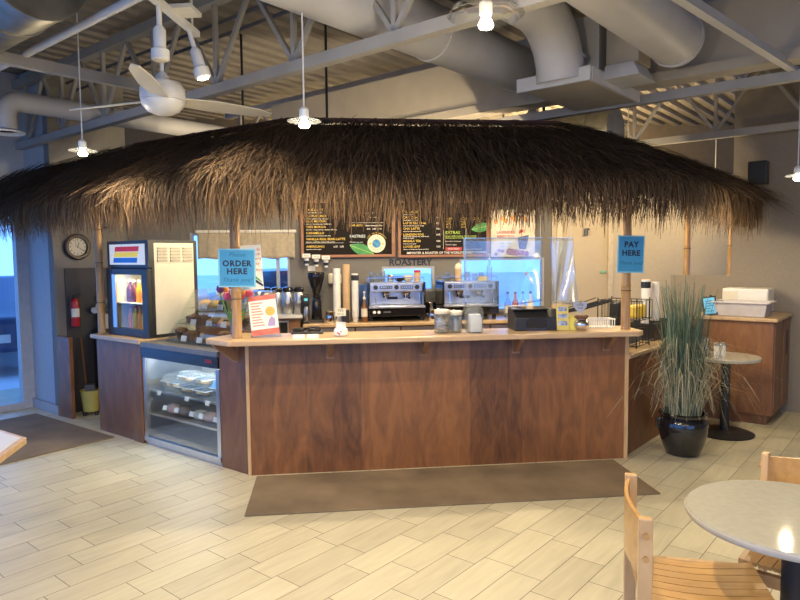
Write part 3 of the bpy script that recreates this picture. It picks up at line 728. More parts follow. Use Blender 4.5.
tiers = [(.12+.10, .912+.018, 'bottom', [(-1.16, 'muffin', CHOC), (-1.02, 'brownie', CHOC), (-.87, 'cookie', CHOC), (-.70, 'cookie', FILL), (-.56, 'muffin', CHOC), (-.42, 'scone', CHOC)]),
         (.12+.20, .912+.151, 'middle', [(-1.12, 'brownie', CHOC), (-.98, 'brownie', CHOC), (-.83, 'croissant', FILL), (-.68, 'danish', FILLP), (-.53, 'muffin', CHOC), (-.39, 'muffin', CHOC)]),
         (.12+.32, .912+.281, 'top', [(-1.10, 'bun', mat('bun_gold', (.70, .42, .13), .6, var=.2)), (-.96, 'bun', mat('bun_gold2', (.72, .45, .16), .6)), (-.80, 'brownie', CHOC), (-.65, 'danish', FILLP), (-.50, 'scone', FILLW), (-.37, 'scone', FILLW)])]
ordn = ['first', 'second', 'third', 'fourth', 'fifth', 'last']
for y, z, nm, items in tiers:
    for k, (x, kind, mm) in enumerate(items):
        m = MB()
        if kind == 'brownie': 
            m.box(-.055, .055, -.04, .04, 0, .05)
            for q in range(5): lump(m, (gau(0,.03), gau(0,.02), .05), .018, .016, .012, 8)
        elif kind == 'muffin': m.lathe([(.028,0),(.038,.04),(.048,.05),(.045,.068),(.025,.08),(1e-5,.083)], 14)
        elif kind == 'croissant':
            m.tube([(.06*cos(R(a)), .035*sin(R(a)), .022) for a in range(-20, 201, 20)], [.006+.018*sin(R((a+20)/220*180)) for a in range(-20, 201, 20)], 10)
        elif kind == 'danish': m.lathe([(.05,0),(.056,.012),(.052,.026),(.03,.022),(1e-5,.028)], 16)
        elif kind == 'scone': m.prism([(-.05,-.04),(.055,-.035),(.0,.055)], 0, .045); lump(m, (0,0,.045), .04, .035, .014)
        else: m.lathe([(.04,0),(.056,.02),(.05,.04),(.03,.053),(1e-5,.056)] if kind == 'bun' else [(.052,0),(.058,.008),(.045,.016),(1e-5,.02)], 16)
        o = m.build(kind, mm, None, smooth=(kind != 'brownie'), bevel=.005 if kind == 'brownie' else 0, loc=LW(x, y, z), rot=(0, 0, R(LWd+gau(0, 12))))
        o.scale = (1.15, 1.15, 1.3)
        tag(o, f"{kind} on the {nm} tier of the acrylic display, {ordn[k]} from the left", kind, 'pastries on the display')
    for k, x in enumerate((-1.02, -.80, -.60, -.42)): tagcard(x, y-.08, z-.001, LW, LWd, f"white price tag on the {nm} display tier, {ordn[k]} from the left", .075, .046)

# ------------------------------------------------------------------ signs on the posts
def sign(f, x, y, z, w_, h_, lines, label, deg, tilt=0):
    s_ = thing('paper_sign', label, 'sign', f(x, y, z), deg)
    s_.rotation_euler = (0, R(tilt), R(deg))
    m = MB(); m.box(-w_/2, w_/2, 0, .004, 0, h_); m.build('sign_card', CYANL, s_)
    m = MB(); m.box(-w_/2+.012, w_/2-.012, -.001, 0, .012, h_-.012); m.build('blue_field', INKT, s_)
    m = MB(); m.box(-w_/2+.014, w_/2-.014, -.002, -.001, .014, h_-.014); m.build('blue_field', CYAN, s_)
    for body, sz, zz, bold, sh, ink in lines: text(body, sz, (0, -.003, zz), ink, s_, bold=bold, shear=sh, space=1.1)
    return s_
sign(BAR, -.045, -.135, 1.428, .262, .275, [('Please', .042, .232, 0, .35, INKT), ('ORDER', .058, .168, .0022, 0, INK), ('HERE', .058, .112, .0022, 0, INK), ('Thank you!', .042, .052, 0, .35, INKT)], 'blue sign reading ORDER HERE on the left bamboo post', 6.4, .8)
sign(BAR, 2.90, -.145, 1.492, .215, .285, [('PAY', .060, .215, .0022, 0, INK), ('HERE', .058, .150, .0022, 0, INK), ('Thank you!', .038, .075, 0, .35, INKT)], 'blue sign reading PAY HERE on the right bamboo post', 6.4, 1.5)
ps = thing('paper_poster', 'white poster with red writing and a green bird hanging behind the ORDER HERE sign', 'poster', BAR(.045, .0, 1.40), 6.4); ps.rotation_euler = (0, R(-3), R(6.4))
m = MB(); m.box(-.11, .085, 0, .003, 0, .33); m.build('sheet', WPAPER, ps)
text('made\nfresh\nevery\nday', .034, (.045, -.002, .245), mat('ink_red', (.55, .05, .06), .7), ps, line=1.0)
text('by 8am', .026, (.045, -.002, .145), mat('ink_red', (.55, .05, .06), .7), ps)
m = MB(); m.add([(.0,-.002,.105),(.05,-.002,.07),(.08,-.002,.045),(.06,-.002,.075),(.015,-.002,.12)], [(0,1,2,3,4)]); m.build('green_print', LEAF, ps)
m = MB(); m.add([(.02,-.002,.06),(.08,-.002,.02),(.083,-.002,.035),(.03,-.002,.078)], [(0,1,2,3)]); m.build('dark_print', INK, ps)

# ------------------------------------------------------------------ things on the bar
# tulips in a vase
vz = thing('tulip_vase', 'glass vase of mixed tulips standing behind the left bamboo post', 'vase', LW(-.105, -.02, TOP), 0)
m = MB(); m.lathe([(.035,0),(.04,.01),(.042,.14),(.05,.17),(.047,.17),(.038,.14),(.036,.014),(1e-5,.012)], 18); m.build('glass_vase', JARG, vz, smooth=True)
GREEN = mat('stem_green', (.12, .27, .07), .6, var=.3); TUL = [mat('tulip_red', (.55, .06, .05), .5), mat('tulip_orange', (.75, .30, .04), .5), mat('tulip_purple', (.10, .02, .10), .5), mat('tulip_white', (.75, .70, .55), .5), mat('tulip_pink', (.6, .08, .16), .5)]
for k in range(11):
    a = k*2.4; r_ = .03+.075*((k*7) % 11)/11; top = Vector((r_*cos(a)*1.5, r_*sin(a), .27+.06*((k*5) % 7)/7))
    m = MB(); m.tube([(.015*cos(a), .015*sin(a), .02), (.5*top.x, .5*top.y, .13), tuple(top)], .004, 6)
    lf = [Vector((.02*cos(a+.6), .02*sin(a+.6), .08)), Vector((.06*cos(a+.6), .06*sin(a+.6), .16)), Vector((.09*cos(a+.6), .09*sin(a+.6), .2))]
    for (w0, p), (w1, q) in (((.010, lf[0]), (.022, lf[1])), ((.022, lf[1]), (.002, lf[2]))):
        sdv = Vector((-sin(a+.6), cos(a+.6), 0)); m.add([p-sdv*w0, p+sdv*w0, q+sdv*w1, q-sdv*w1], [(0,1,2,3)])
    m.build('stem', GREEN, vz, smooth=True)
    m = MB(); m.lathe([(.008,0),(.026,.012),(.031,.032),(.024,.054),(.010,.062)], 10, T(*top)); m.build('bloom', TUL[[0,1,3,4,2,1,0,4,1,3,2][k]], vz, smooth=True)
# menu flyer in a slanted acrylic holder
fl = thing('flyer_holder', 'slanted clear holder with a red and white flyer on the bar', 'flyer', BAR(.145, -.07, TOP), 10); 
m = MB(); m.box(-.11, .11, -.004, .002, .012, .32, Ry(-6) @ Rx(-18)); m.box(-.11, .11, -.02, .12, 0, .005); m.build('holder', ACRYL, fl)
fo = bpy.data.objects.new('flyer', None); COL.objects.link(fo); bpy.data.objects.remove(fo)
m = MB(); m.box(-.1, .1, -.0075, -.0045, .016, .315, Ry(-6) @ Rx(-18)); fs_ = m.build('flyer', WPAPER, fl)
m = MB(); m.box(-.1, .1, -.0085, -.0076, .28, .315, Ry(-6) @ Rx(-18)); m.build('red_band', mat('flyer_red', (.62, .14, .10), .6, var=.3), fs_)
m = MB(); m.box(-.1, .1, -.0085, -.0076, .016, .06, Ry(-6) @ Rx(-18)); m.build('red_band', mat('flyer_red', (.62, .14, .10), .6, var=.3), fs_)
for k in range(9):
    m = MB(); z = .255-k*.021; m.box(-.085, .0-.03*((k*3) % 4)/4, -.0085, -.0076, z, z+.009, Ry(-6) @ Rx(-18)); m.build('print_line', mat('flyer_orange', (.62, .28, .16), .6), fs_)
m = MB(); m.cyl(.035, .0076, .0085, 16, Ry(-6) @ Rx(-18) @ T(.05, 0, .19) @ Rx(90)); m.build('sun_print', mat('flyer_sun', (.72, .42, .08), .6), fs_)
m = MB(); m.add([(.02,-.0085,.08),(.075,-.0085,.075),(.08,-.0085,.13),(.055,-.0085,.15),(.035,-.0085,.125)], [(0,1,2,3,4)], Ry(-6) @ Rx(-18)); m.build('purple_print', mat('flyer_purple', (.38, .30, .52), .6), fs_)
# two small cards lying / standing
for k, x in enumerate((.385, .485)):
    m = MB(); m.box(-.042, .042, -.001, .001, 0, .03, Rx(-25)); tag(m.build('price_card', WPAPER, None, loc=BAR(x, -.19, TOP), rot=(0, 0, BAR.a)), f"small white card leaning on the bar top, {'left' if k == 0 else 'right'} one of the pair", 'card', 'cards on the bar')
# tip jar
tj = thing('china_jar', 'small white china jar holding a card on a pick, mid left of the bar', 'jar', BAR(.69, -.10, TOP), 6); tj.scale = (.82, .82, .95)
m = MB(); m.lathe([(.05,0),(.063,.012),(.066,.04),(.055,.06),(.046,.066),(.046,.10),(.05,.104),(.043,.104),(.043,.066)], 20); m.build('jar_body', WPOT, tj, smooth=True)
m = MB(); m.cyl(.003, .05, .165, 6); m.build('pick', STEEL, tj)
m = MB(); m.box(-.048, .048, -.002, .002, .155, .215); c_ = m.build('card', mat('card_cream', (.62, .58, .42), .7), tj)
text('TIPS', .028, (0, -.003, .196), INK, c_); text('thank you', .016, (0, -.003, .172), INK, c_)
m = MB(); 
for (x, z) in ((-.03, .03), (.0, .04), (-.015, .022)): m.cyl(.008, .0665, .0675, 8, Rz(math.degrees(x*14)) @ T(0, 0, z) @ Rx(90))
m.build('painted_dots', mat('dot_red', (.55, .12, .08), .5), tj)
tk = thing('black_tray', 'flat black tray on the inner edge of the bar behind the white cards', 'tray', BAR(.44, .09, TOP), 6)
m = MB(); m.box(-.12, .12, -.05, .05, 0, .02); m.build('tray_body', BLACK, tk, bevel=.005)
m = MB(); m.box(-.11, -.02, -.04, .04, .02, .045); m.box(.0, .10, -.04, .04, .02, .05); m.build('lids', BLACKG, tk, bevel=.008)
# biscuit jar + steel tumbler
bj = thing('biscuit_jar', 'wide clear jar of biscuits with pale lid on the bar', 'jar', BAR(1.455, -.05, TOP), 6)
m = MB(); m.lathe([(.055,0),(.06,.008),(.06,.13),(.05,.145),(.047,.145),(.056,.128),(.056,.01),(1e-5,.006)], 20); m.build('jar_body', JARG, bj, smooth=True)
m = MB(); m.lathe([(.055,.146),(.058,.15),(.058,.17),(.045,.178),(1e-5,.18)], 20); m.build('jar_lid', CREAM, bj, smooth=True)
m = MB()
for k in range(10): m.lathe([(.02,0),(.024,.006),(.02,.012)], 10, T(.02*cos(k*2.1), .02*sin(k*2.1), .012+.008*k) @ Rx(20*sin(k)))
m.build('biscuits', mat('biscuit', (.55, .40, .18), .7), bj)
sj = thing('straw_jar', 'clear jar with pale lid beside the biscuit jar, holding a steel cup', 'jar', BAR(1.565, -.03, TOP), 6)
m = MB(); m.lathe([(.045,0),(.05,.008),(.05,.125),(.045,.13),(.045,.12),(.046,.01),(1e-5,.006)], 20); m.build('jar_body', JARG, sj, smooth=True)
m = MB(); m.lathe([(.03,.01),(.034,.1),(.031,.1),(.028,.014)], 18); m.build('steel_cup', CHROME, sj, smooth=True)
m = MB(); m.lathe([(.05,.132),(.053,.136),(.053,.158),(.04,.164),(1e-5,.165)], 20); m.build('jar_lid', CREAM, sj, smooth=True)
# clear cup stack under dome
dj = thing('napkin_jar', 'tall clear canister of white packets on the bar beside the plastic sheet', 'canister', BAR(1.70, -.08, TOP), 6)
m = MB(); m.lathe([(.06,0),(.066,.01),(.068,.15),(.06,.185),(.04,.195),(1e-5,.197)], 22); m.build('canister', CLEARP, dj, smooth=True)
m = MB(); m.box(-.04, .04, -.045, .03, .006, .14); m.box(-.02, .045, -.05, -.046, .03, .12); m.build('packets', WPAPER, dj, bevel=.006)
# register display / printer
rg = thing('card_register', 'black register with slanted hood on the bar behind the plastic sheet', 'register', BAR(2.20, .03, TOP), 6)
m = MB(); m.add([(x, y, z) for x in (-.18, .18) for y, z in ((-.10, 0), (.12, 0), (.12, .16), (-.02, .16), (-.10, .10))], [(4,3,2,1,0), (5,6,7,8,9), (0,1,6,5), (1,2,7,6), (2,3,8,7), (3,4,9,8), (4,0,5,9)]); m.build('register_body', BLACK, rg, bevel=.008)
m = MB(); m.prism([(-.09, 0), (.07, 0), (.07, .08), (.05, .10), (-.07, .10), (-.09, .08)], .1005, .104, Rx(90) @ T(0, 0, 0)); m.build('mouth', BLACKG, rg)
m = MB(); m.box(-.19, .10, -.06, .10, .161, .17, Rx(4)); m.build('hood', BLACKG, rg, bevel=.004)
# yellow leaflet holders
lh = thing('leaflet_holder', 'clear holder with yellow picture cards on the bar', 'card holder', BAR(2.395, -.07, TOP), 6)
m = MB(); m.box(-.052, .052, -.012, .035, 0, .125, Rx(-8)); m.build('holder', ACRYL, lh)
m = MB(); m.box(-.048, .048, -.016, -.013, .0, .19, Rx(-8)); cd = m.build('card', mat('card_yellow', (.68, .56, .14), .6), lh)
for z in (.035, .09, .145):
    m = MB(); m.box(-.035, .035, -.018, -.0165, z, z+.035, Rx(-8)); m.build('picture', mat('picture_blue', (.28, .34, .52), .6, var=.7, scale=60), cd)
yc = thing('folded_card', 'yellow folded card standing right of the leaflet holder', 'card', BAR(2.475, -.08, TOP), -10)
m = MB(); m.box(-.04, .03, -.002, .001, 0, .11, Rx(-9)); m.box(-.04, .03, .03, .033, 0, .11, Rx(9)); m.build('card', mat('card_yellow2', (.66, .55, .10), .6), yc)
# silver globe jar with a heart on a pick
gj = thing('silver_jar', 'round silver jar with brown lid and heart-shaped card on the bar', 'jar', BAR(2.535, -.10, TOP), 6)
m = MB(); m.lathe([(.03,0),(.05,.012),(.062,.04),(.055,.068),(.036,.085),(.036,.09)], 22); m.build('jar_body', CHROME, gj, smooth=True)
m = MB(); m.lathe([(.042,.088),(.046,.098),(.03,.112),(1e-5,.115)], 16); lump(m, (-.035, 0, .105), .025, .02, .012); lump(m, (.035, 0, .105), .025, .02, .012); m.build('jar_lid', mat('lid_brown', (.14, .06, .035), .4), gj, smooth=True)
m = MB(); m.cyl(.0025, .1, .16, 6, T(-.012, 0, 0)); m.build('pick', STEEL, gj)
ht = []
for k in range(28):
    a = 2*pi*k/28; ht.append((.0034*16*sin(a)**3, .0034*(13*cos(a)-5*cos(2*a)-2*cos(3*a)-cos(4*a))))
m = MB(); m.prism(ht, -.002, .002, T(-.012, 0, .180) @ Rx(90)); hc = m.build('heart_card', mat('heart_grey', (.36, .40, .52), .6), gj)
text('LOVE\nlocal', .022, (-.012, -.003, .183), INK, hc)
# white wire tray behind
wt = thing('white_basket', 'low white slatted basket behind the silver jar', 'basket', BAR(2.74, .08, TOP), 6)
m = MB(); m.box(-.12, .12, -.06, .06, 0, .006)
for k in range(13): m.box(-.12+k*.0195, -.114+k*.0195, -.062, -.056, .006, .062); m.box(-.12+k*.0195, -.114+k*.0195, .056, .062, .006, .062)
m.box(-.123, .123, -.064, -.054, .062, .07); m.box(-.123, .123, .054, .064, .062, .07); m.box(-.123, -.115, -.054, .054, .062, .07); m.box(.115, .123, -.054, .054, .062, .07); m.build('basket_body', WHITE, wt)
# plastic sheets
def vinyl(label, x0, x1, z0, z1, y, cut, waves, ph):
    s_ = thing('plastic_sheet', label, 'plastic sheet', BAR(0, y, 0), 6.37, 'plastic sheets over the bar')
    nx, nz = 28, 20; vs = []; fs = []
    for i in range(nx+1):
        u = i/nx; x = x0+(x1-x0)*u
        for k in range(nz+1):
            v = k/nz; zb = z0 + cut*(sin(pi*u)*.6 - .4*u); z = z1 + (zb-z1)*v
            xx = x + .03*v*sin(u*5+ph)
            vs.append((xx, .022*sin(u*waves+ph+v*1.5)*(0.3+v) + .05*v*v*sin(u*3+ph), z))
    for i in range(nx):
        for k in range(nz): a = i*(nz+1)+k; fs.append((a, a+nz+1, a+nz+2, a+1))
    m = MB(); m.add(vs, fs); m.build('sheet', VINYL, s_, smooth=True, solid=.001)
    m = MB(); m.bar((x0, 0, z1), (x1, 0, z1), .004, .008); m.build('hem', VINYL, s_)
    m = MB()
    for x in (x0+.02, x1-.02): m.cyl(.0015, z1, 2.14, 6, T(x, 0, 0))
    m.build('hanging_cord', WPAPER, s_)
vinyl('wide clear plastic sheet hanging over the bar in front of the right espresso machine', 1.66, 2.30, 1.25, 1.772, .12, -.06, 9, .6)
vinyl('narrow clear plastic sheet hanging at the right beside the wide one', 2.36, 2.55, 1.24, 1.768, .12, .02, 7, 2.2)
m = MB(); m.box(-.012, .012, -.002, .002, 0, .72); tag(m.build('acrylic_strip', ACRYL, None, loc=BAR(1.66, .07, TOP), rot=(0, 0, BAR.a)), 'tall narrow acrylic strip standing on the bar at the left edge of the plastic sheet', 'strip')

# ------------------------------------------------------------------ back counter and equipment
BT = .915
bk = thing('back_counter', 'back counter with steel drawer fronts under the menu boards', 'counter', BAR(0, 0), 6.37)
m = MB(); m.box(.36, 3.45, 2.16, 2.74, 0, BT-.04); m.build('carcass', CABW, bk)
for k in range(6):
    x = .40+k*.5; m = MB(); m.box(x, x+.48, 2.145, 2.16, .66, BT-.055); d_o = m.build('drawer_front', STEEL, bk, bevel=.003)
    m = MB(); m.box(x+.14, x+.34, 2.13, 2.145, .80, .815); m.build('pull', CHROME, d_o)
m = MB(); m.box(.33, 3.48, 2.10, 2.745, BT-.038, BT); m.build('counter_top', MAPLE, bk, bevel=.006)
sc_ = thing('side_counter', 'pale-topped side counter under the window holding the coffee airpots', 'counter', BAR(0, 0), 6.37)
SZ = 1.01
m = MB(); m.box(-1.0, .30, 2.22, 2.74, 0, SZ-.035); m.build('carcass', CABW, sc_)
m = MB(); m.box(-1.05, .325, 2.16, 2.745, SZ-.034, SZ); m.build('counter_top', LAMINB, sc_, bevel=.004)
m = MB(); m.box(-.10, .16, 2.20, 2.22, .60, .93); m.build('dark_door', BLACKG, sc_)
m = MB(); m.box(-.115, .175, 2.205, 2.222, .585, .945); m.build('door_frame', STEEL, sc_)
# roller shade
rs = thing('roller_shade', 'tan cloth shade covering the top of the wide window', 'shade', BAR(0, 0), 6.37)
vs = []; fs = []
for i in range(41):
    x = -.86+1.09*i/40
    for k in range(9): z = 1.62+.30*k/8; vs.append((x, 2.725+.012*sin(i*.9)*(1-k/8)+.004*sin(i*2.3), z+(.008*sin(i*.55) if k == 0 else 0)))
for i in range(40):
    for k in range(8): a = i*9+k; fs.append((a, a+9, a+10, a+1))
m = MB(); m.add(vs, fs); m.build('cloth', SHADEM, rs, smooth=True, solid=.003)
m = MB(); m.tube([(-.88, 2.72, 1.93), (.25, 2.72, 1.93)], .018, 10); m.build('roller', WHITE, rs, smooth=True)
# airpots
def airpot(x, y, label):
    a = thing('airpot', label, 'airpot', BAR(x, y, SZ), 6.37, 'coffee airpots on the side counter')
    m = MB(); m.lathe([(.052,0),(.056,.006),(.056,.225),(.05,.24)], 18); m.build('flask', STEEL, a, smooth=True)
    m = MB(); m.lathe([(.05,.24),(.058,.248),(.06,.27),(.05,.292),(.02,.30),(1e-5,.30)], 18); m.box(-.018, .018, -.085, -.03, .262, .285); m.build('pump_lid', BLACKG, a, smooth=True)
    m = MB(); m.box(-.02, .02, -.058, -.0555, .12, .16); m.build('label', mat('pot_label', (.5, .5, .55), .6), a)
    return a
for k, x in enumerate((-.075, .045, .165, .285)): airpot(x, 2.33, f"steel airpot with black lid, front row, {ordn[k]} from the left")
for k, x in enumerate((-.42, -.30, -.18)): airpot(x, 2.58, f"steel airpot with black lid by the window glass, back row, {ordn[k]} from the left")
# small brewer
br = thing('coffee_brewer', 'small black coffee brewer with a lit screen left of the grinder', 'coffee maker', BAR(.365, 2.21, BT), 6.37); br.scale = (.6, .8, .95)
m = MB(); m.box(-.055, .055, -.06, .08, 0, .03); m.box(-.055, .055, .03, .08, .03, .32); m.box(-.06, .06, -.07, .085, .22, .33); m.build('brewer_body', BLACK, br, bevel=.008)
m = MB(); m.box(-.03, .03, -.073, -.071, .26, .29); m.build('screen', mat('screen_teal', (.10, .45, .50), .3, emit=.6), br)
m = MB(); m.lathe([(.035,.031),(.042,.05),(.042,.16),(.03,.19)], 16, T(0, -.01, 0)); m.build('jug', STEEL, br, smooth=True)
# grinder
gr = thing('coffee_grinder', 'black coffee grinder with a tall dark hopper on the back counter', 'grinder', BAR(.475, 2.34, BT), 6.37); gr.scale = (.78, .78, .97)
m = MB(); m.box(-.10, .10, -.12, .12, 0, .03); m.build('tray', BLACK, gr, bevel=.008)
m = MB(); m.lathe([(.07,.03),(.075,.05),(.065,.24),(.055,.28),(.075,.30)], 20); m.build('grinder_body', BLACKG, gr, smooth=True)
m = MB(); m.lathe([(.04,.30),(.05,.33),(.115,.50),(.118,.55),(.11,.565),(1e-5,.57)], 20); m.build('hopper', clear('hopper_smoke', (.10, .10, .12), .3, .08, haze=.35, hazec=(.04, .04, .05)), gr, smooth=True)
m = MB(); m.tube([(0, -.06, .22), (0, -.12, .2)], .022, 10); m.build('spout', DGREY, gr)
# steel pitcher & knock box
def pitcher(x, y, z, s_, label, f=BAR):
    p = thing('steel_pitcher', label, 'pitcher', f(x, y, z), 40, 'steel milk pitchers')
    m = MB(); m.lathe([(.045*s_,0),(.05*s_,.01*s_),(.046*s_,.07*s_),(.04*s_,.12*s_),(.044*s_,.13*s_),(.041*s_,.13*s_),(.037*s_,.12*s_),(.042*s_,.02*s_),(1e-5,.015*s_)], 20); m.build('jug', CHROME, p, smooth=True)
    m = MB(); m.tube([(.042*s_,0,.11*s_), (.085*s_,0,.105*s_), (.085*s_,0,.04*s_), (.048*s_,0,.03*s_)], .006*s_, 8); m.build('handle', CHROME, p, smooth=True)
pitcher(.62, 2.19, BT, 1.0, 'steel pitcher beside the grinder')
bb = thing('black_bin', 'black box holder in front of the brown cup stack', 'holder', BAR(.79, 2.185, BT), 6.37)
m = MB(); m.box(-.04, .04, -.035, .035, 0, .14); m.build('box', BLACK, bb, bevel=.005)
# cup stacks
def cups(f, x, y, z, h, r, m_, label, band=None, group='cup stacks on the back counter'):
    c = thing('cup_stack', label, 'cups', f(x, y, z), 0, group)
    n_ = max(3, int(h/.018)); prof = [(r*.72, 0)]
    zz = 0
    for k in range(n_): zz = .06+(h-.06)*k/(n_-1); prof += [(r*.97, zz-.004), (r*1.02, zz-.002), (r*1.02, zz), (r*.95, zz+.002)]
    prof += [(1e-5, zz+.004)]
    m = MB(); m.lathe(prof, 18); m.build('cups', m_, c, smooth=True)
    if band: m = MB(); m.lathe([(r*1.0, h-.075), (r*1.06, h-.07), (r*1.06, h-.02), (r*1.0, h-.015)], 18); m.build('band', band, c)
    return c
cups(BAR, .70, 2.28, BT, .59, .043, WPOT, 'tall stack of white paper cups by the grinder')
cups(BAR, .83, 2.46, BT+.0 if False else BT, .58, .043, KRAFT, 'tallest stack of brown paper cups between two white stacks') if False else cups(BAR, .805, 2.29, BT, .63, .041, KRAFT, 'stack of brown paper cups on the back counter')
cups(BAR, .90, 2.27, BT, .53, .040, WPOT, 'stack of white cups with a black band, left of the espresso machine', BLACK)
# syrup pump bottle
sb = thing('pump_bottle', 'amber syrup bottle with white pump left of the espresso machine', 'bottle', BAR(.995, 2.20, BT), 6)
m = MB(); m.lathe([(.032,0),(.034,.01),(.034,.16),(.015,.21),(.014,.25)], 16); m.build('bottle_body', mat('syrup', (.16, .07, .02), .15), sb, smooth=True)
m = MB(); m.lathe([(.0345,.06),(.0345,.15)], 16); m.build('label', CREAM, sb)
m = MB(); m.lathe([(.017,.25),(.017,.275),(.006,.277),(.006,.32)], 12); m.box(-.012, .012, -.05, .012, .32, .335); m.build('pump', WHITE, sb, smooth=True)
tw = thing('blue_towel_box', 'blue box standing behind the syrup bottle', 'box', BAR(.995, 2.55, BT), 6)
m = MB(); m.box(-.05, .05, -.05, .05, 0, .40); m.build('carton', mat('carton_blue', (.08, .17, .5), .6), tw, bevel=.003)
# espresso machines
def espresso(x, label):
    e = thing('espresso_machine', label, 'espresso machine', BAR(x, 2.16+.03, BT), 6.37, 'espresso machines')
    w_ = .62
    m = MB(); m.box(0, w_, .04, .50, .06, .15); m.build('base', BLACK, e, bevel=.01)
    for q in ((.03,.08),(w_-.03,.08),(.03,.46),(w_-.03,.46)):
        m = MB(); m.cyl(.025, 0, .06, 12, T(q[0], q[1], 0)); m.build('foot', BLACK, e)
    m = MB(); m.box(0, w_, 0, .10, .06, .145); bp_ = m.build('front_apron', BLACKG, e, bevel=.006)
    for xx in (.06, .11): m = MB(); m.cyl(.018, 0, .006, 16, T(xx, 0, .105) @ Rx(90)); m.build('gauge', WPOT, bp_)
    m = MB(); m.box(.16, .24, -.002, 0, .095, .115); m.build('badge', DGREY, bp_)
    m = MB(); m.box(.0, w_, -.03, .22, .15, .172); m.build('drip_tray', STEEL, e, bevel=.004)
    m = MB(); m.box(.015, w_-.015, .22, .50, .172, .42); m.build('rear_housing', STEEL, e, bevel=.004)
    for xx in (-.012, w_-.012): m = MB(); m.box(xx, xx+.024, .02, .50, .06, .43); m.build('side_panel', BLACKG, e, bevel=.006)
    m = MB(); m.box(.012, w_-.012, .06, .50, .325, .425); hp = m.build('control_head', STEEL, e, bevel=.01)
    for xx in (.08, .31, .54):
        m = MB(); m.cyl(.025, 0, .02, 16, T(xx, .06, .375) @ Rx(90)); m.build('knob', BLACK, hp)
    for xx in (.195, .425):
        m = MB(); m.box(xx-.07, xx+.07, .052, .06, .358, .392); pd = m.build('keypad', DGREY, hp)
        m = MB()
        for k in range(5): m.cyl(.009, 0, .004, 10, T(xx-.052+k*.026, .052, .375) @ Rx(90))
        m.build('key', CHROME, pd)
    for xx in (.20, .43):
        m = MB(); m.lathe([(.04,.29),(.045,.30),(.045,.33)], 18, T(xx, .12, 0)); m.lathe([(.034,.255),(.036,.29)], 18, T(xx, .12, 0)); m.build('group_head', CHROME, e, smooth=True)
        m = MB(); m.tube([(xx, .09, .272), (xx+.01, -.06, .262)], .014, 8); m.build('portafilter_handle', BLACK, e, smooth=True)
    for xx in (.07, .56):
        m = MB(); m.tube([(xx, .1, .33), (xx, .03, .31), (xx+.01, .02, .2)], .006, 8); m.build('steam_wand', CHROME, e, smooth=True)
    m = MB(); m.box(.01, w_-.01, .06, .50, .426, .432); m.build('cup_tray', STEEL, e)
    m = MB()
    for (p, q) in (((0,.07),(w_,.07)), ((0,.49),(w_,.49)), ((0,.07),(0,.49)), ((w_,.07),(w_,.49))): m.tube([(p[0], p[1], .48), (q[0], q[1], .48)], .004, 6)
    for p in ((0,.07),(w_,.07),(0,.49),(w_,.49),(w_/2,.07)): m.cyl(.004, .432, .48, 6, T(p[0], p[1], 0))
    m.build('cup_rail', CHROME, e)
    m = MB(); m.box(.22, .34, .218, .221, .23, .26); m.build('nameplate', BLACK, e)
    return e
espresso(1.045, 'espresso machine nearer the cup stacks, under the left menu board')
espresso(1.875, 'espresso machine seen behind the plastic sheet')
def small(kind, x, y, z, label, parts, cat, group=None):
    o = thing(kind, label, cat, BAR(x, y, z), 6.37, group)
    for nm, mb, mm in parts: mb.build(nm, mm, o, smooth=True)
    return o
ez = BT+.433
def glassp(h, r): m = MB(); m.lathe([(r*.8,0),(r,.01),(r,h),(r*.93,h),(r*.93,.012),(1e-5,.008)], 16); return m
for k, (x, h) in enumerate(((1.09, .11), (1.155, .09), (1.215, .12))): small('drinking_glass', x, 2.33+.03*(k % 2), ez, f"clear glass on the left espresso machine, {ordn[k]} from the left", [('glass', glassp(h, .028), JARG)], 'glass', 'glasses on the espresso machine')
def jug(s_=1): m = MB(); m.lathe([(.03*s_,0),(.036*s_,.01),(.034*s_,.06*s_),(.028*s_,.08*s_)], 14); return m
small('steel_cup', 1.30, 2.34, ez, 'small steel cup between the glasses and the bowl on the left machine', [('cup', jug(), CHROME)], 'cup')
m = MB(); m.lathe([(.02,0),(.05,.015),(.065,.04),(.062,.04),(.045,.018),(1e-5,.012)], 18); small('dark_bowl', 1.40, 2.34, ez, 'small dark bowl on top of the left machine', [('bowl', m, BLACK)], 'bowl')
m = MB(); m.lathe([(.03,0),(.055,.02),(.065,.055),(.04,.07),(1e-5,.075)], 16); small('cloth_bundle', 1.50, 2.36, ez, 'pale cloth bundle on the left machine beside the red-lidded jar', [('cloth', m, CREAM)], 'cloth')
m = MB(); m.lathe([(.035,0),(.037,.01),(.037,.10)], 16); m2 = MB(); m2.lathe([(.039,.10),(.039,.125),(1e-5,.127)], 16)
small('spice_jar', 1.60, 2.33, ez, 'brown jar with red lid on the left espresso machine', [('jar_body', m, KRAFT), ('jar_lid', m2, RED)], 'jar')
m = MB(); m.lathe([(.035,0),(.038,.01),(.038,.13)], 16); m2 = MB(); m2.lathe([(.04,.13),(.045,.15),(.035,.18),(.01,.20),(1e-5,.205)], 16)
small('whipped_cup', 2.07, 2.33, ez, 'brown cup with a pale domed top on the right espresso machine', [('cup', m, KRAFT), ('dome', m2, CREAM)], 'cup')
for k, (x, h) in enumerate(((1.95, .10), (2.18, .10), (2.26, .08), (2.34, .09))): small('drinking_glass', x, 2.34+.03*(k % 2), ez, f"clear glass on the right espresso machine, {ordn[k]} from the left", [('glass', glassp(h, .028), JARG)], 'glass', 'glasses on the espresso machine')
m = MB(); m.box(-.05, .05, -.03, .03, 0, .05); small('yellow_box', 2.33, 2.30-.03, ez, 'small yellow box on the front edge of the right espresso machine', [('box', m, YEL)], 'box')
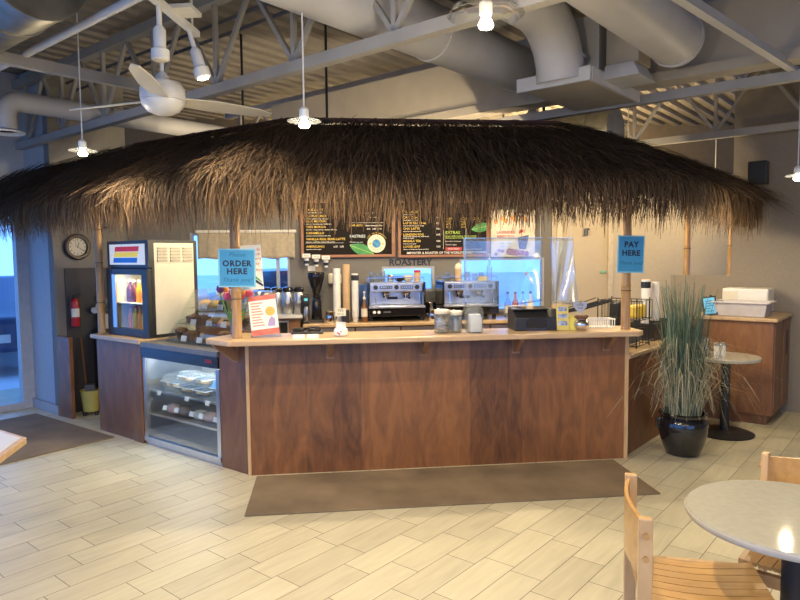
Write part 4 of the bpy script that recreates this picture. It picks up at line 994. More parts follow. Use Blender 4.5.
m = MB(); m.lathe([(.03,0),(.033,.008),(.033,.14),(.012,.19),(.012,.23)], 14); m2 = MB(); m2.lathe([(.014,.23),(.014,.25),(.004,.252),(.004,.29)], 10); m2.box(-.008, .008, -.04, .008, .29, .30)
small('pump_bottle', 2.45, 2.42, ez, 'clear pump bottle on the right end of the right espresso machine', [('bottle_body', m, JARG), ('pump', m2, WHITE)], 'bottle')
# steel containers between the machines
pitcher(1.75, 2.20, BT, 1.0, 'steel pitcher, left of the two in front between the espresso machines')
pitcher(1.825, 2.25, BT, .95, 'steel pitcher, right of the two in front between the espresso machines')
pitcher(1.765, 2.42, BT, 1.45, 'tall steel pitcher at the back between the espresso machines')
# syrups at the right
for k, (x, mm, nm) in enumerate(((2.66, JARG, 'clear'), (2.75, mat('syrup_red', (.5, .10, .06), .2), 'red'), (2.84, JARG, 'pale'), (2.93, WPOT, 'white'))):
    m = MB(); m.lathe([(.034,0),(.037,.01),(.037,.17),(.014,.22),(.014,.27)], 14); m2 = MB(); m2.lathe([(.0375,.05),(.0375,.14)], 14); m3 = MB(); m3.lathe([(.016,.27),(.016,.295)], 10)
    small('syrup_bottle', x, 2.4, BT, f"{nm} syrup bottle with white label right of the espresso machines, {ordn[k]} from the left", [('bottle_body', m, mm), ('label', m2, WPAPER), ('cap', m3, BLACK)], 'bottle', 'syrup bottles on the back counter')
m = MB(); m.tube([(0, 0, .0), (.02, 0, .02), (.05, 0, -.03), (.13, 0, -.13)], [.010, .018, .008, .006], 8)
tag(m.build('orange_whisk', mat('orange_plastic', (.80, .42, .08), .5), None, smooth=True, loc=BAR(2.94, 2.68, 1.40), rot=(0, 0, BAR.a)), 'orange-handled brush hanging by the right window edge', 'brush')
# wall bits
wd = thing('cup_dispenser', 'small cream dispenser on the wall behind the cup stacks', 'dispenser', BAR(.70, 2.62, 1.32), 6.37)
m = MB(); m.box(-.09, .06, 0, .13, 0, .12); m.build('dispenser_body', CREAM, wd, bevel=.02)
for k, (x, z, w_, h_, mm, nm) in enumerate(((.42, 1.50, .09, .06, WPAPER, 'white'), (.50, 1.50, .08, .08, mat('note_tan', (.36, .27, .18), .8), 'tan'), (.44, 1.40, .11, .08, mat('note_yellow', (.48, .40, .14), .8), 'yellow'))):
    m = MB(); m.box(-w_/2, w_/2, -.002, 0, -h_/2, h_/2); tag(m.build('wall_note', mm, None, loc=BAR(x, WT-.001, z), rot=(0, 0, BAR.a)), f"{nm} note pinned on the grey wall above the grinder", 'note')

# ------------------------------------------------------------------ menu boards
def menuboard(x0, x1, z0, z1, label):
    b_ = thing('menu_board', label, 'menu board', BAR(x0, 2.70, z0), 6.37, 'menu boards')
    w_, h_ = x1-x0, z1-z0
    m = MB(); m.box(.03, w_-.03, .0, .02, .03, h_-.03); p = m.build('panel', MENU, b_)
    m = MB(); m.box(0, w_, -.006, .025, 0, .03); m.box(0, w_, -.006, .025, h_-.03, h_); m.box(0, .03, -.006, .025, .03, h_-.03); m.box(w_-.04, w_, -.006, .025, .03, h_-.03); m.build('frame', MENUF, b_)
    return b_, p, w_, h_
b1, p1, w1, h1 = menuboard(.305, 1.395, 1.625, 2.28, 'menu board with round globe logo and a green leaf, left of the two')
def item(p, x, z, head, desc, price=None, px=0, hm=TXTY, hs=.036, ds=.018):
    text(head, hs, (x, -.002, z), hm, p, 'LEFT', bold=.0006)
    if desc: text(desc, ds, (x, -.002, z-.031), TXTW, p, 'LEFT', bold=.0003)
    if price: text(price, .028, (px, -.002, z-.002), TXTW, p, 'RIGHT', bold=.0006)
x = .06
item(p1, x, .545, 'CAFÉ LATTE', 'espresso and steamed milk'); item(p1, x, .475, 'CAPPUCCINO', 'espresso, steamed milk, milk foam'); item(p1, x, .415, 'CAFÉ MOCHA', 'espresso, chocolate, steamed milk, whip')
item(p1, x, .350, 'CAFÉ BORGIA', 'chocolate, orange, espresso, steamed milk, whip'); item(p1, x, .280, 'CARAMELLO', 'espresso, caramel, steamed milk, whip'); item(p1, x, .210, 'VANILLA REAL BEAN LATTE', 'espresso, vanilla bean, steamed milk, powder')
m = MB(); m.box(.05, .49, -.002, -.0005, .165, .168); m.box(.55, .95, -.002, -.0005, .395, .398); m.build('rule_line', TXTW, p1)
item(p1, x, .125, 'AMERICANO', 'espresso and hot water', '3.35   3.80', .49)
text('sm   med   lg', .022, (.90, -.002, .46), TXTW, p1, 'RIGHT'); text('2.55   2.80   3.05', .026, (.93, -.002, .51), TXTW, p1, 'RIGHT')
text('CAFÉ MISTO', .028, (.56, -.002, .365), TXTY, p1, 'LEFT', bold=.0005); text('fresh brewed coffee', .024, (.745, -.002, .364), TXTW, p1, 'LEFT', bold=.0004); text('3.35   3.80   4.10', .025, (.93, -.002, .325), TXTW, p1, 'RIGHT', bold=.0004)
text('PASTRIES', .045, (.56, -.002, .24), mat('menu_paleblue', (.55, .62, .68), .7), p1, 'LEFT', bold=.0006); text('Please see our\npastry selection', .026, (.56, -.002, .16), mat('menu_paleblue', (.55, .62, .68), .7), p1, 'LEFT')
def leafshape(p, cx, cz, L, W, ang, mm):
    pts = []; k = 10
    for i in range(k+1): u = i/k; pts.append((L*(u-.5), W*.5*sin(pi*u)**.8))
    for i in range(k-1, 0, -1): u = i/k; pts.append((L*(u-.5), -W*.5*sin(pi*u)**.8))
    m = MB(); m.prism(pts, .001, .003, T(cx, 0, cz) @ Rx(90) @ Rz(ang)); o = m.build('leaf_picture', mm, p)
    m = MB(); m.prism([(-L*.48, -.002), (L*.48, -.002), (L*.48, .002), (-L*.48, .002)], .003, .0036, T(cx, 0, cz) @ Rx(90) @ Rz(ang)); m.build('leaf_rib', TXTG, o)
leafshape(p1, .70, .085, .30, .13, -20, LEAF)
m = MB(); m.cyl(.105, .002, .005, 36, T(.87, 0, .155) @ Rx(90)); lg = m.build('round_logo', mat('logo_cream', (.72, .68, .52), .6), p1)
m = MB(); m.cyl(.05, .005, .0065, 28, T(.87, 0, .155) @ Rx(90)); m.build('globe', mat('logo_globe', (.04, .22, .45), .5, var=.5, scale=25), lg)
m = MB(); 
for sx in (-1, 1): m.cyl(.014, .005, .007, 12, T(.87+sx*.072, 0, .155) @ Rx(90))
m.build('logo_dot', TXTY, lg)
for k, ch in enumerate('COFFEE'): a = R(50-k*20+90-0); text(ch, .026, (.87+.076*cos(a), -.0058, .155+.076*sin(a)), INKT, lg, rot=(pi/2, -(a-pi/2), 0))
for k, ch in enumerate('ROASTERS'): a = R(-90-56+k*16); text(ch, .022, (.87+.076*cos(a), -.0058, .155+.076*sin(a)), INKT, lg, rot=(pi/2, -(a+pi/2), 0))
for k, ch in enumerate('100% FAIR ORGANIC'): a = R(150-k*7.5); text(ch, .024, (.87+.122*cos(a), -.002, .155+.122*sin(a)), TXTY, p1, rot=(pi/2, -(a-pi/2), 0))
b2, p2, w2, h2 = menuboard(1.43, 2.525, 1.615, 2.28, 'menu board with the EXTRAS list and a small green leaf, right of the two')
for z, hd_, ds_, pr in ((.53, 'TEA LATTE', 'your choice of tea', '4.25'), (.465, 'CAFÉ CHAI', 'spiced tea with espresso', '4.65'), (.40, 'LATTE TEA 10 oz', 'steamed milk with any of our teas', '4.25'), (.335, 'CHAI LATTE', 'spiced tea with steamed milk', '4.65'), (.265, 'LONDON FOG', 'earl grey tea, steamed milk, vanilla flavour\nhoney on request', '4.75'), (.19, 'MASALA TEA', 'black tea, milk, spices', '4.50'), (.125, 'LOOSE LEAF', 'selection of fresh pots of green and black', '3.25')):
    item(p2, .06, z, hd_, ds_, pr, .50)
m = MB(); m.box(.535, .538, -.002, -.0005, .09, .6); m.build('rule_line', TXTW, p2)
for k, (x, b_) in enumerate(((.60, 'HOT'), (.78, 'ICED'), (.95, 'COLD'))): text(b_+'\n4.25\n4.75\n5.15', .034, (x, -.002, .40), TXTY, p2, 'CENTER', line=.95)
text('EXTRAS', .05, (.56, -.002, .285), TXTG, p2, 'LEFT'); text('Syrups: vanilla, hazelnut, caramel, lavender\nAlmond, soy or oat milk, whipped cream', .022, (.56, -.002, .235), TXTG, p2, 'LEFT', bold=.0003)
text('Extra shot of espresso', .021, (.56, -.002, .185), TXTW, p2, 'LEFT'); text('Honey or agave', .021, (.56, -.002, .145), TXTW, p2, 'LEFT')
for z in (.225, .185, .145): text('.75', .024, (1.10, -.002, z), TXTW, p2, 'RIGHT', bold=.0004)
m = MB(); m.box(.56, .76, -.002, -.0005, .075, .115); rb = m.build('red_box', TXTR, p2); text('FEATURED', .028, (.66, -.003, .095), mat('menu_paleblue', (.5,.5,.5), .7), rb)
text('ask about our daily roast', .022, (.78, -.002, .09), TXTW, p2, 'LEFT')
text("IMPORTER & ROASTER OF THE WORLD'S FINEST COFFEES", .037, (.58, -.002, .05), TXTW, p2, bold=.0006)
leafshape(p2, .99, .345, .24, .11, 12, LEAF)
# poster
po = thing('drink_poster', 'cream LAVENDER BERRY FOG drink poster with a floral cup right of the menu boards', 'poster', BAR(2.545, 2.72, 1.61), 6.37)
m = MB(); m.box(0, .54, 0, .02, 0, .56); pp = m.build('poster_sheet', mat('poster_cream', (.68, .60, .48), .7, var=.2, scale=7), po)
m = MB(); m.box(.06, .30, -.002, 0, .10, .34); m.build('white_box', mat('poster_box', (.70, .66, .58), .7), pp)
text('LAVENDER', .046, (.18, -.003, .29), TXTR, pp, bold=.0014); text('BERRY FOG', .042, (.18, -.003, .24), TXTR, pp, bold=.0014); text('12oz    16oz', .026, (.18, -.003, .160), INK, pp); text('4.95   5.35', .030, (.18, -.003, .122), mat('poster_purple', (.25, .2, .45), .7), pp)
m = MB()
for k in range(9): 
    a = k*2.3; m.cyl(.022+.01*(k % 3), .001, .002+.0002*k, 10, T(.06+.42*((k*37) % 10)/10, 0, .03+.05*((k*53) % 10)/10) @ Rx(90))
m.build('purple_flowers', mat('flower_purple', (.36, .18, .38), .7, var=.5, scale=40), pp)
m = MB(); 
for k in range(7): m.cyl(.03, .001, .002+.0002*k, 10, T(.06+.40*((k*43) % 10)/10, 0, .42+.09*((k*31) % 10)/10) @ Rx(90))
m.build('orange_flowers', mat('flower_orange', (.68, .36, .14), .7, var=.4, scale=40), pp)
m = MB(); m.prism([(.345, .09), (.43, .09), (.465, .26), (.325, .23)], .002, .004, Rx(90)); m.build('cup_picture', mat('poster_cup', (.10, .10, .20), .6, var=.6, scale=30), pp)
m = MB(); m.prism([(.34, .27), (.40, .30), (.38, .33), (.345, .31)], .002, .004, Rx(90)); m.build('berry', TXTR, pp)
wfit = thing('wall_fitting', 'small dark fitting on the beige wall left of the PAY HERE sign', 'fitting', BAR(3.73, 2.735, 1.86), 6.37)
m = MB(); m.cyl(.022, 0, .07, 12); m.box(-.012, .04, -.01, .02, .06, .085); m.build('fitting_body', DGREY, wfit)
m = MB(); m.box(-.03, .03, .018, .024, -.01, .08); m.build('back_plate', STEEL, wfit)
# letters on the wall
lt = thing('wall_lettering', 'dark ROASTERY lettering on the grey wall below the menu boards', 'lettering', BAR(1.55, WT-.004, 1.555), 6.37)
text('ROASTERY', .105, (.03, 0, 0), INK, lt, bold=.003, space=1.0)
# hanging sample cups with tags
for k, (x, s_) in enumerate(((.365, '8 oz'), (.475, '12 oz'), (.585, '16 oz'))):
    c_ = thing('sample_cup', f"white sample cup under a {s_} tag below the left menu board", 'cup', BAR(x, 2.655, 1.535-.012*k), 6.37, 'sample cups')
    m = MB(); m.lathe([(.022,0),(.031,.075),(.033,.078),(.033,.082),(1e-5,.083)], 16); m.build('cup', WPOT, c_, smooth=True)
    m = MB(); m.lathe([(.0255,.02),(.0298,.055)], 16); m.build('sleeve', INK, c_)
    m = MB(); m.box(-.045, .045, -.02, -.017, .09, .135); tg = m.build('tag', WPAPER, c_); text(s_, .026, (0, -.021, .112), INK, tg)
    m = MB(); m.box(-.01, .01, -.017, .10, .095, .10); m.build('bracket', STEEL, c_)

# ------------------------------------------------------------------ right wing
lc = thing('side_station', 'low cherry-wood condiment counter receding behind the potted grass', 'counter', RW(0, 0), 49.5)
m = MB(); m.box(.02, 1.67, .02, .60, 0, .80); m.build('body', CHERRY2, lc)
m = MB(); m.box(-.0, 1.70, -.03, .62, .802, .838); m.build('counter_top', MAPLE, lc, bevel=.012)
# wire rack
rk = thing('wire_rack', 'black wire snack rack beside the PAY HERE post', 'rack', RW(.34, .05, .838), 49.5)
m = MB(); wr = .0035
Xs = (0, .30); Ys = [0, .10, .20, .30, .40, .5]
def wbox(m, x0, x1, y0, y1, z0, z1, n):
    for z in (z0, z1): 
        m.tube([(x0,y0,z),(x1,y0,z)], wr, 6); m.tube([(x0,y1,z),(x1,y1,z)], wr, 6); m.tube([(x0,y0,z),(x0,y1,z)], wr, 6); m.tube([(x1,y0,z),(x1,y1,z)], wr, 6)
    for k in range(n+1):
        y = y0+(y1-y0)*k/n; m.tube([(x0,y,z0),(x0,y,z1)], wr*.8, 5); m.tube([(x1,y,z0),(x1,y,z1)], wr*.8, 5); m.tube([(x0,y,z0),(x1,y,z0)], wr*.8, 5)
    for k in range(5): x = x0+(x1-x0)*k/4; m.tube([(x,y0,z0),(x,y0,z1)], wr*.8, 5); m.tube([(x,y1,z0),(x,y1,z1)], wr*.8, 5)
wbox(m, 0, .30, -.02, .34, .24, .40, 8); wbox(m, 0, .30, 0, .46, .02, .17, 8)
for x in (0, .30):
    for y in (0, .34): m.tube([(x, y, 0), (x, y, .42)], .005, 6)
m.build('wire_frame', BLACKM, rk)
m = MB()
for x in (0, .30): m.bar((x, .34, .38), (x, .62, .29), .012, .03)
m.bar((0, .62, .29), (.30, .62, .29), .012, .03); m.tube([(0, .36, .42), (0, .62, .32)], wr, 6); m.tube([(.15, .34, .39), (.15, .62, .31)], wr, 6); m.build('sloped_shelf', BLACKM, rk)
for k, (x, y, z, mm, nm) in enumerate(((.16, .06, .25, YEL, 'yellow'), (.15, .24, .03, BLACK, 'black'), (.15, .10, .03, DGREY, 'grey'))):
    m = MB(); m.box(-.10, .10, -.05, .05, 0, .11); o = m.build('snack_packet', mm, None, bevel=.02, loc=RW(.34+x, .05+y, .838+z), rot=(0, 0, RW.a)); tag(o, f"{nm} snack packets box inside the black wire rack", 'snack box')
# condiment organiser with cups
og = thing('cup_organiser', 'black cup and lid organiser box on the low counter behind the grass plant', 'organiser', RW(1.08, .20, .838), 49.5)
m = MB(); m.box(-.18, .42, -.1, .15, 0, .02); m.box(-.18, .42, -.1, -.09, .02, .16); m.box(-.18, .42, .14, .15, .02, .16)
for x in (-.18, -.03, .12, .27, .41): m.box(x, x+.01, -.09, .14, .02, .16)
m.build('tray', BLACK, og, bevel=.003)
cups(RW, .80+.24, .23, .86, .53, .042, WPOT, 'white cup stack with a black band beside the wire rack', BLACK, 'cup stacks on the low counter')
cups(RW, 1.16, .27, .86, .53, .040, KRAFT, 'brown cup stack between white stacks on the low counter', None, 'cup stacks on the low counter')
cups(RW, 1.29, .23, .86, .50, .042, WPOT, 'white cup stack farthest right on the low counter', None, 'cup stacks on the low counter')
nb_ = thing('napkin_dispenser', 'small black dispenser on the rack shelf behind the PAY HERE post', 'dispenser', RW(.82, .42, .838), 49.5)
m = MB(); m.box(-.06, .06, -.05, .05, 0, .36); m.build('dispenser_body', BLACK, nb_, bevel=.02)

# potted grass
pot = Vector((2.30, 5.22, 0))
pg = thing('potted_grass', 'tall artificial grass plant in a glossy black pot at the bar end', 'plant', pot, 0)
m = MB(); m.lathe([(.11,0),(.13,.01),(.165,.10),(.19,.20),(.19,.27),(.175,.305),(.165,.315),(.185,.325),(.19,.345),(.18,.355),(.165,.35),(.16,.31),(1e-5,.30)], 36)
m.build('pot', BLACKG, pg, smooth=True)
m = MB(); m.tube([(-.185, 0, .30), (-.215, 0, .29), (-.215, 0, .24), (-.19, 0, .22)], .012, 8); m.build('pot_handle', BLACKG, pg, smooth=True)
gs = Straw(); gd = Straw()
for k in range(1150):
    a = rnd()*2*pi; r0 = .13*math.sqrt(rnd()); dry = rnd() < .40
    p0 = Vector((r0*cos(a), r0*sin(a), .30)); h = (.40+.72*rnd()**1.4) if not dry else (.25+.6*rnd())
    if not dry and rnd() < .05: h += .12
    lean = gau(0, .03) if not dry else gau(0, .13); la = a + gau(0, .6)
    dv = Vector((cos(la), sin(la), 0))*(.035+abs(lean))
    p1 = p0 + dv*.30 + up*h*.42; p2 = p0 + dv*.8 + up*h*.8; p3 = p0 + dv*(1.4 if not dry else 1.6) + up*h*(.98 if not dry else .72)
    pts_ = [p0, p1, p2, p3]
    if dry: pts_.append(p3 + dv*.45 - up*(.06+.16*rnd()))
    (gd if dry else gs).blade(pts_, .0034+.002*rnd() if not dry else .002, Vector((-sin(la+gau(0,.7)), cos(la+gau(0,.7)), 0)))
for st_, nm, mm in ((gs, 'green_blades', strand_mat('grass_green', (.035, .065, .048), (.15, .215, .155))), (gd, 'dry_blades', strand_mat('grass_dry', (.20, .20, .12), (.50, .44, .30)))):
    me = bpy.data.meshes.new(nm); me.from_pydata(st_.v, [], st_.f); me.materials.append(mm); o = bpy.data.objects.new(nm, me); COL.objects.link(o); o.parent = pg; o['kind'] = 'stuff'

# small round table with shakers
tb = Vector((2.93, 5.80, 0)); TZ = .71
st_ = thing('side_table', 'small round grey table on a black pedestal beside the wooden cabinet', 'table', tb, 0)
m = MB(); m.lathe([(.275,TZ-.03),(.285,TZ-.025),(.285,TZ-.005),(.28,TZ),(1e-5,TZ)], 40); m.build('tabletop', LAMIN, st_, smooth=True)
m = MB(); m.lathe([(.04,.03),(.04,TZ-.03)], 18); m.build('pedestal', BLACKM, st_, smooth=True)
m = MB(); m.lathe([(.24,0),(.25,.012),(.2,.03),(.05,.045)], 32); m.build('base_plate', BLACKM, st_, smooth=True)
def shaker(x, y, label, mm, capm, h=.10, r=.024):
    s_ = thing('shaker', label, 'shaker', tb + Vector((x, y, TZ)), 0, 'shakers on the small table')
    m = MB(); m.lathe([(r,0),(r*1.05,.006),(r,h),(r*.8,h+.004)], 14); m.build('shaker_body', mm, s_, smooth=True)
    m = MB(); m.lathe([(r*1.0,h+.004),(r*1.0,h+.022),(r*.6,h+.03),(1e-5,h+.031)], 14); m.build('cap', capm, s_, smooth=True)
shaker(-.115, -.06, 'white shaker, left of the pair at the table edge', WPOT, STEEL); shaker(-.06, -.06, 'white shaker, right of the pair at the table edge', WPOT, STEEL)
sj2 = thing('sugar_jar', 'clear glass sugar jar beside the white shakers', 'jar', tb + Vector((-.195, .03, TZ)), 0)
m = MB(); m.lathe([(.05,0),(.055,.01),(.055,.12),(.045,.135),(.043,.135),(.05,.118),(.05,.012),(1e-5,.008)], 18); m.build('jar_body', JARG, sj2, smooth=True)
m = MB(); m.lathe([(.046,.012),(.046,.07),(1e-5,.075)], 16); m.build('sugar', WPAPER, sj2)
m = MB(); m.lathe([(.048,.136),(.048,.155),(1e-5,.157)], 18); m.build('jar_lid', STEEL, sj2, smooth=True)

# wooden cabinet on the right (grid axes, x = e1 depth, y = e2 width)
K = Vector((3.47, 6.0, 0)); 
cb = thing('wooden_cabinet', 'brown wooden service cabinet against the taupe right wall', 'cabinet', K, 50.3)
m = MB(); m.box(.05, .75, .05, .66, 0, .10); m.build('toe_kick', CABW, cb)
m = MB(); m.box(0, .765, 0, .70, .10, .985); m.build('body', CABW, cb)
m = MB(); m.box(.42, .755, -.016, 0, .12, .97); dd = m.build('door', CABW, cb, bevel=.003)
m = MB(); m.box(.56, .62, -.022, -.016, .62, .86); m.build('slot_handle', BLACK, dd)
m = MB(); m.box(.02, .40, -.012, 0, .12, .97); m.build('side_board', CABW, cb, bevel=.003)
m = MB(); m.box(-.03, .768, -.035, .72, .987, 1.02); m.build('cabinet_top', MAPLE, cb, bevel=.005)
# on top: bus tub, microwave box, photo frame
def CB(x, y, z=0): return K + e1*x + e2*y + Vector((0, 0, z))
bt_ = thing('bus_tub', 'pale grey plastic dish tub on the wooden cabinet', 'tub', CB(.19, .30, 1.021), 140.3)
m = MB()
def rr(w_, d_): return [(-w_,-d_),(w_,-d_),(w_,d_),(-w_,d_)]
o0, o1, i1, i0 = rr(.21, .14), rr(.235, .165), rr(.222, .152), rr(.20, .13)
vs = [(p[0],p[1],z) for ring, z in ((o0,0),(o1,.14),(i1,.14),(i0,.01)) for p in ring]
fs = [(3,2,1,0)] + [(4*k+i, 4*k+(i+1)%4, 4*k+4+(i+1)%4, 4*k+4+i) for k in range(3) for i in range(4)] + [(12,13,14,15)]
m.add(vs, fs); m.build('tub_body', mat('tub_grey', (.47, .45, .47), .5), bt_, bevel=.01)
m = MB(); m.box(-.255, .255, -.18, -.165, .128, .142); m.box(-.255, .255, .165, .18, .128, .142); m.box(-.255, -.236, -.165, .165, .128, .142); m.box(.236, .255, -.165, .165, .128, .142); m.build('rim', mat('tub_rim', (.55, .53, .53), .5), bt_, bevel=.004)
mw = thing('microwave', 'white microwave behind the grey dish tub on the cabinet', 'microwave', CB(.575, .34, 1.021), 140.3)
m = MB(); m.box(-.21, .21, -.15, .15, .01, .25); m.build('casing', WHITE, mw, bevel=.01)
m = MB(); m.box(.07, .20, .151, .156, .04, .22)
m.build('control_panel', CREAM, mw)
m = MB(); m.box(-.20, .06, .151, .16, .03, .23); m.build('door', WHITE, mw, bevel=.004)
m = MB()
for k in range(4): m.cyl(.015, 0, .01, 10, T((-.18, .18, -.18, .18)[k], (-.12, -.12, .12, .12)[k], 0))
m.build('foot', BLACK, mw)
pf = thing('photo_frame', 'small tilted black frame with a blue lit sheet at the left end of the cabinet', 'frame', CB(.03, .555, 1.021), -25)
m = MB(); m.box(-.065, .065, -.006, .006, 0, .19, Ry(-8) @ Rx(-14)); m.build('frame', BLACK, pf)
m = MB(); m.box(-.05, .05, -.008, -.006, .015, .175, Ry(-8) @ Rx(-14)); pfs = m.build('sheet', mat('frame_blue', (.10, .38, .62), .5, emit=.35), pf)
m = MB(); m.box(-.01, .01, .006, .10, 0, .006); m.build('stand', BLACK, pf)
for k in range(5): m = MB(); z = .04+.025*k; m.box(-.035, .03-.02*(k % 2), -.0088, -.008, z, z+.006, Ry(-8) @ Rx(-14)); m.build('print_line', INKT, pfs)
pb = thing('soap_bottle', 'small white bottle behind the photo frame on the cabinet', 'bottle', CB(.40, .655, 1.021), 0)
m = MB(); m.lathe([(.02,0),(.022,.01),(.022,.10),(.008,.13),(.008,.16)], 12); m.build('bottle_body', WHITE, pb, smooth=True)
m = MB(); m.lathe([(.011,.16),(.011,.18),(1e-5,.182)], 10); m.build('cap', BLACK, pb)
# loudspeaker
spk = thing('loudspeaker', 'black loudspeaker mounted high on the taupe right wall', 'speaker', C - e2*.27 - e1*.165 + Vector((0, 0, 2.32)), 140.3)
m = MB(); m.box(-.085, .085, -.07, .08, 0, .23); m.build('cabinet', BLACK, spk, bevel=.008)
m = MB(); m.box(-.075, .075, .081, .086, .01, .22); m.build('grille', BLACKM, spk)
m = MB(); m.box(-.02, .02, -.15, -.07, .10, .14); m.build('bracket', BLACK, spk)

# ------------------------------------------------------------------ left alcove
clk = A + e1*.235 - e2*.001
ck = thing('wall_clock', 'round dark-framed wall clock on the alcove wall', 'clock', (clk.x + e2.x*-.02, clk.y + e2.y*-.02, 1.765), 50.3)
m = MB(); m.lathe([(.092,.0),(.092,.012),(.10,.032),(.125,.034),(.138,.02),(.138,0)], 36, Rx(90)); m.build('rim', mat('clock_rim', (.022, .010, .008), .45), ck, smooth=True)
m = MB(); m.cyl(.095, .004, .01, 36, Rx(90)); fc = m.build('dial', mat('dial', (.42, .41, .38), .5), ck)
m = MB()
for k in range(12): a = R(30*k); m.box(-.004, .004, -.0125, -.011, .068, .085, Ry(30*k))
m.build('hour_mark', INK, fc)
m = MB(); m.box(-.004, .004, -.0135, -.012, -.01, .05, Ry(20)); m.build('hour_hand', BLACK, fc)
m = MB(); m.box(-.003, .003, -.0145, -.0136, -.015, .075, Ry(125)); m.build('minute_hand', BLACK, fc)
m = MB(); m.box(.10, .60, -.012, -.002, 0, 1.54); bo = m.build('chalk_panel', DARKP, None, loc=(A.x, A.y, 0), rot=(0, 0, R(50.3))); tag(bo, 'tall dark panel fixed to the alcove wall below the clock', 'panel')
ex = thing('fire_extinguisher', 'red fire extinguisher with white label hanging on the dark panel', 'extinguisher', tuple(A + e1*.165 - e2*.062 + Vector((0, 0, .93))), 50.3); ex.scale = (.78, .78, .82)
m = MB(); m.lathe([(.05,0),(.055,.01),(.055,.30),(.045,.34),(.02,.36)], 20); m.build('cylinder', RED, ex, smooth=True)
m = MB(); m.lathe([(.0565,.12),(.0565,.23)], 20); m.build('label', WPAPER, ex, smooth=True)
m = MB(); m.cyl(.018, .36, .40, 12); m.bar((0, 0, .40), (.09, -.02, .42), .012, .008); m.bar((0, 0, .38), (.085, -.02, .385), .012, .008); m.build('valve', BLACK, ex)
m = MB(); m.tube([(0, -.02, .38), (-.06, -.04, .40), (-.075, -.03, .30), (-.065, -.02, .12)], .008, 8); m.build('hose', BLACK, ex, smooth=True)
m = MB(); m.box(-.02, .02, .045, .062, .2, .26); m.build('bracket', DGREY, ex)
m = MB(); gp = [(-3.575, 6.70), (-3.37, 6.56), (-3.347, 6.593), (-3.552, 6.733)]
m.prism(gp, 0, .84); tag(m.build('gate_panel', CHERRY2, None, bevel=.004), 'narrow cherry-wood gate board standing against the wall end', 'panel')
# mop bucket, broom, bin, plant stand
mbk = thing('mop_bucket', 'yellow mop bucket on the floor of the alcove', 'bucket', (-3.27, 6.76, 0), 20); mbk.scale = (.8, .8, .85)
m = MB(); m.lathe([(.095,.05),(.12,.30),(.125,.30),(.125,.31),(.115,.31),(.09,.06),(1e-5,.06)], 20); m.build('pail', mat('bucket_yellow', (.50, .42, .10), .6), mbk, smooth=True)
m = MB(); m.box(-.06, .06, -.05, .05, .30, .38); m.build('wringer', DGREY, mbk)
for q in ((-.07,-.07),(.07,-.07),(-.07,.07),(.07,.07)): m = MB(); m.cyl(.02, 0, .05, 10, T(q[0], q[1], 0)); m.build('wheel', BLACK, mbk)
bro = thing('broom', 'broom leaning in the dark alcove behind the yellow bucket', 'broom', (-3.375, 6.86, 0), 20)
m = MB(); m.tube([(.03, -.02, .1), (-.02, .03, .80)], .009, 8); m.build('handle', CABW, bro, smooth=True)
m = MB(); m.box(-.03, .07, -.02, .02, 0, .1); m.build('bristles', BLACK, bro, bevel=.01)
bn = thing('waste_bin', 'black waste bin beside the counter cabinet', 'bin', (-3.19, 7.02, 0), 50)
m = MB(); m.box(-.11, .11, -.10, .10, 0, .84); m.build('bin_body', BLACK, bn, bevel=.02)
m = MB(); m.box(-.115, .115, -.105, .105, .842, .88); m.build('bin_lid', BLACKM, bn, bevel=.015)
fv = thing('flower_bunch', 'dried flowers with paper tags standing on the black bin', 'flowers', (-3.19, 7.02, .882), 0)
m = MB(); m.lathe([(.03,0),(.05,.05),(.04,.14),(.05,.16)], 14); m.build('pot', CREAM, fv, smooth=True)
for k, mm in enumerate((WPAPER, mat('dry_pink', (.42, .22, .18), .8), YEL, RED, WPAPER, FILLW, mat('dry_green', (.18, .22, .15), .8))):
    a = k*.9; q = Vector((.13*cos(a)*((k % 3)+1)/2.2, .07*sin(a), .20+.045*(k % 4)))
    m = MB(); m.tube([(0,0,.12), tuple(q*.6+Vector((0,0,.06))), tuple(q)], .003, 5); lump(m, q, .04, .03, .035, 8); m.build('bloom', mm, fv, smooth=True)

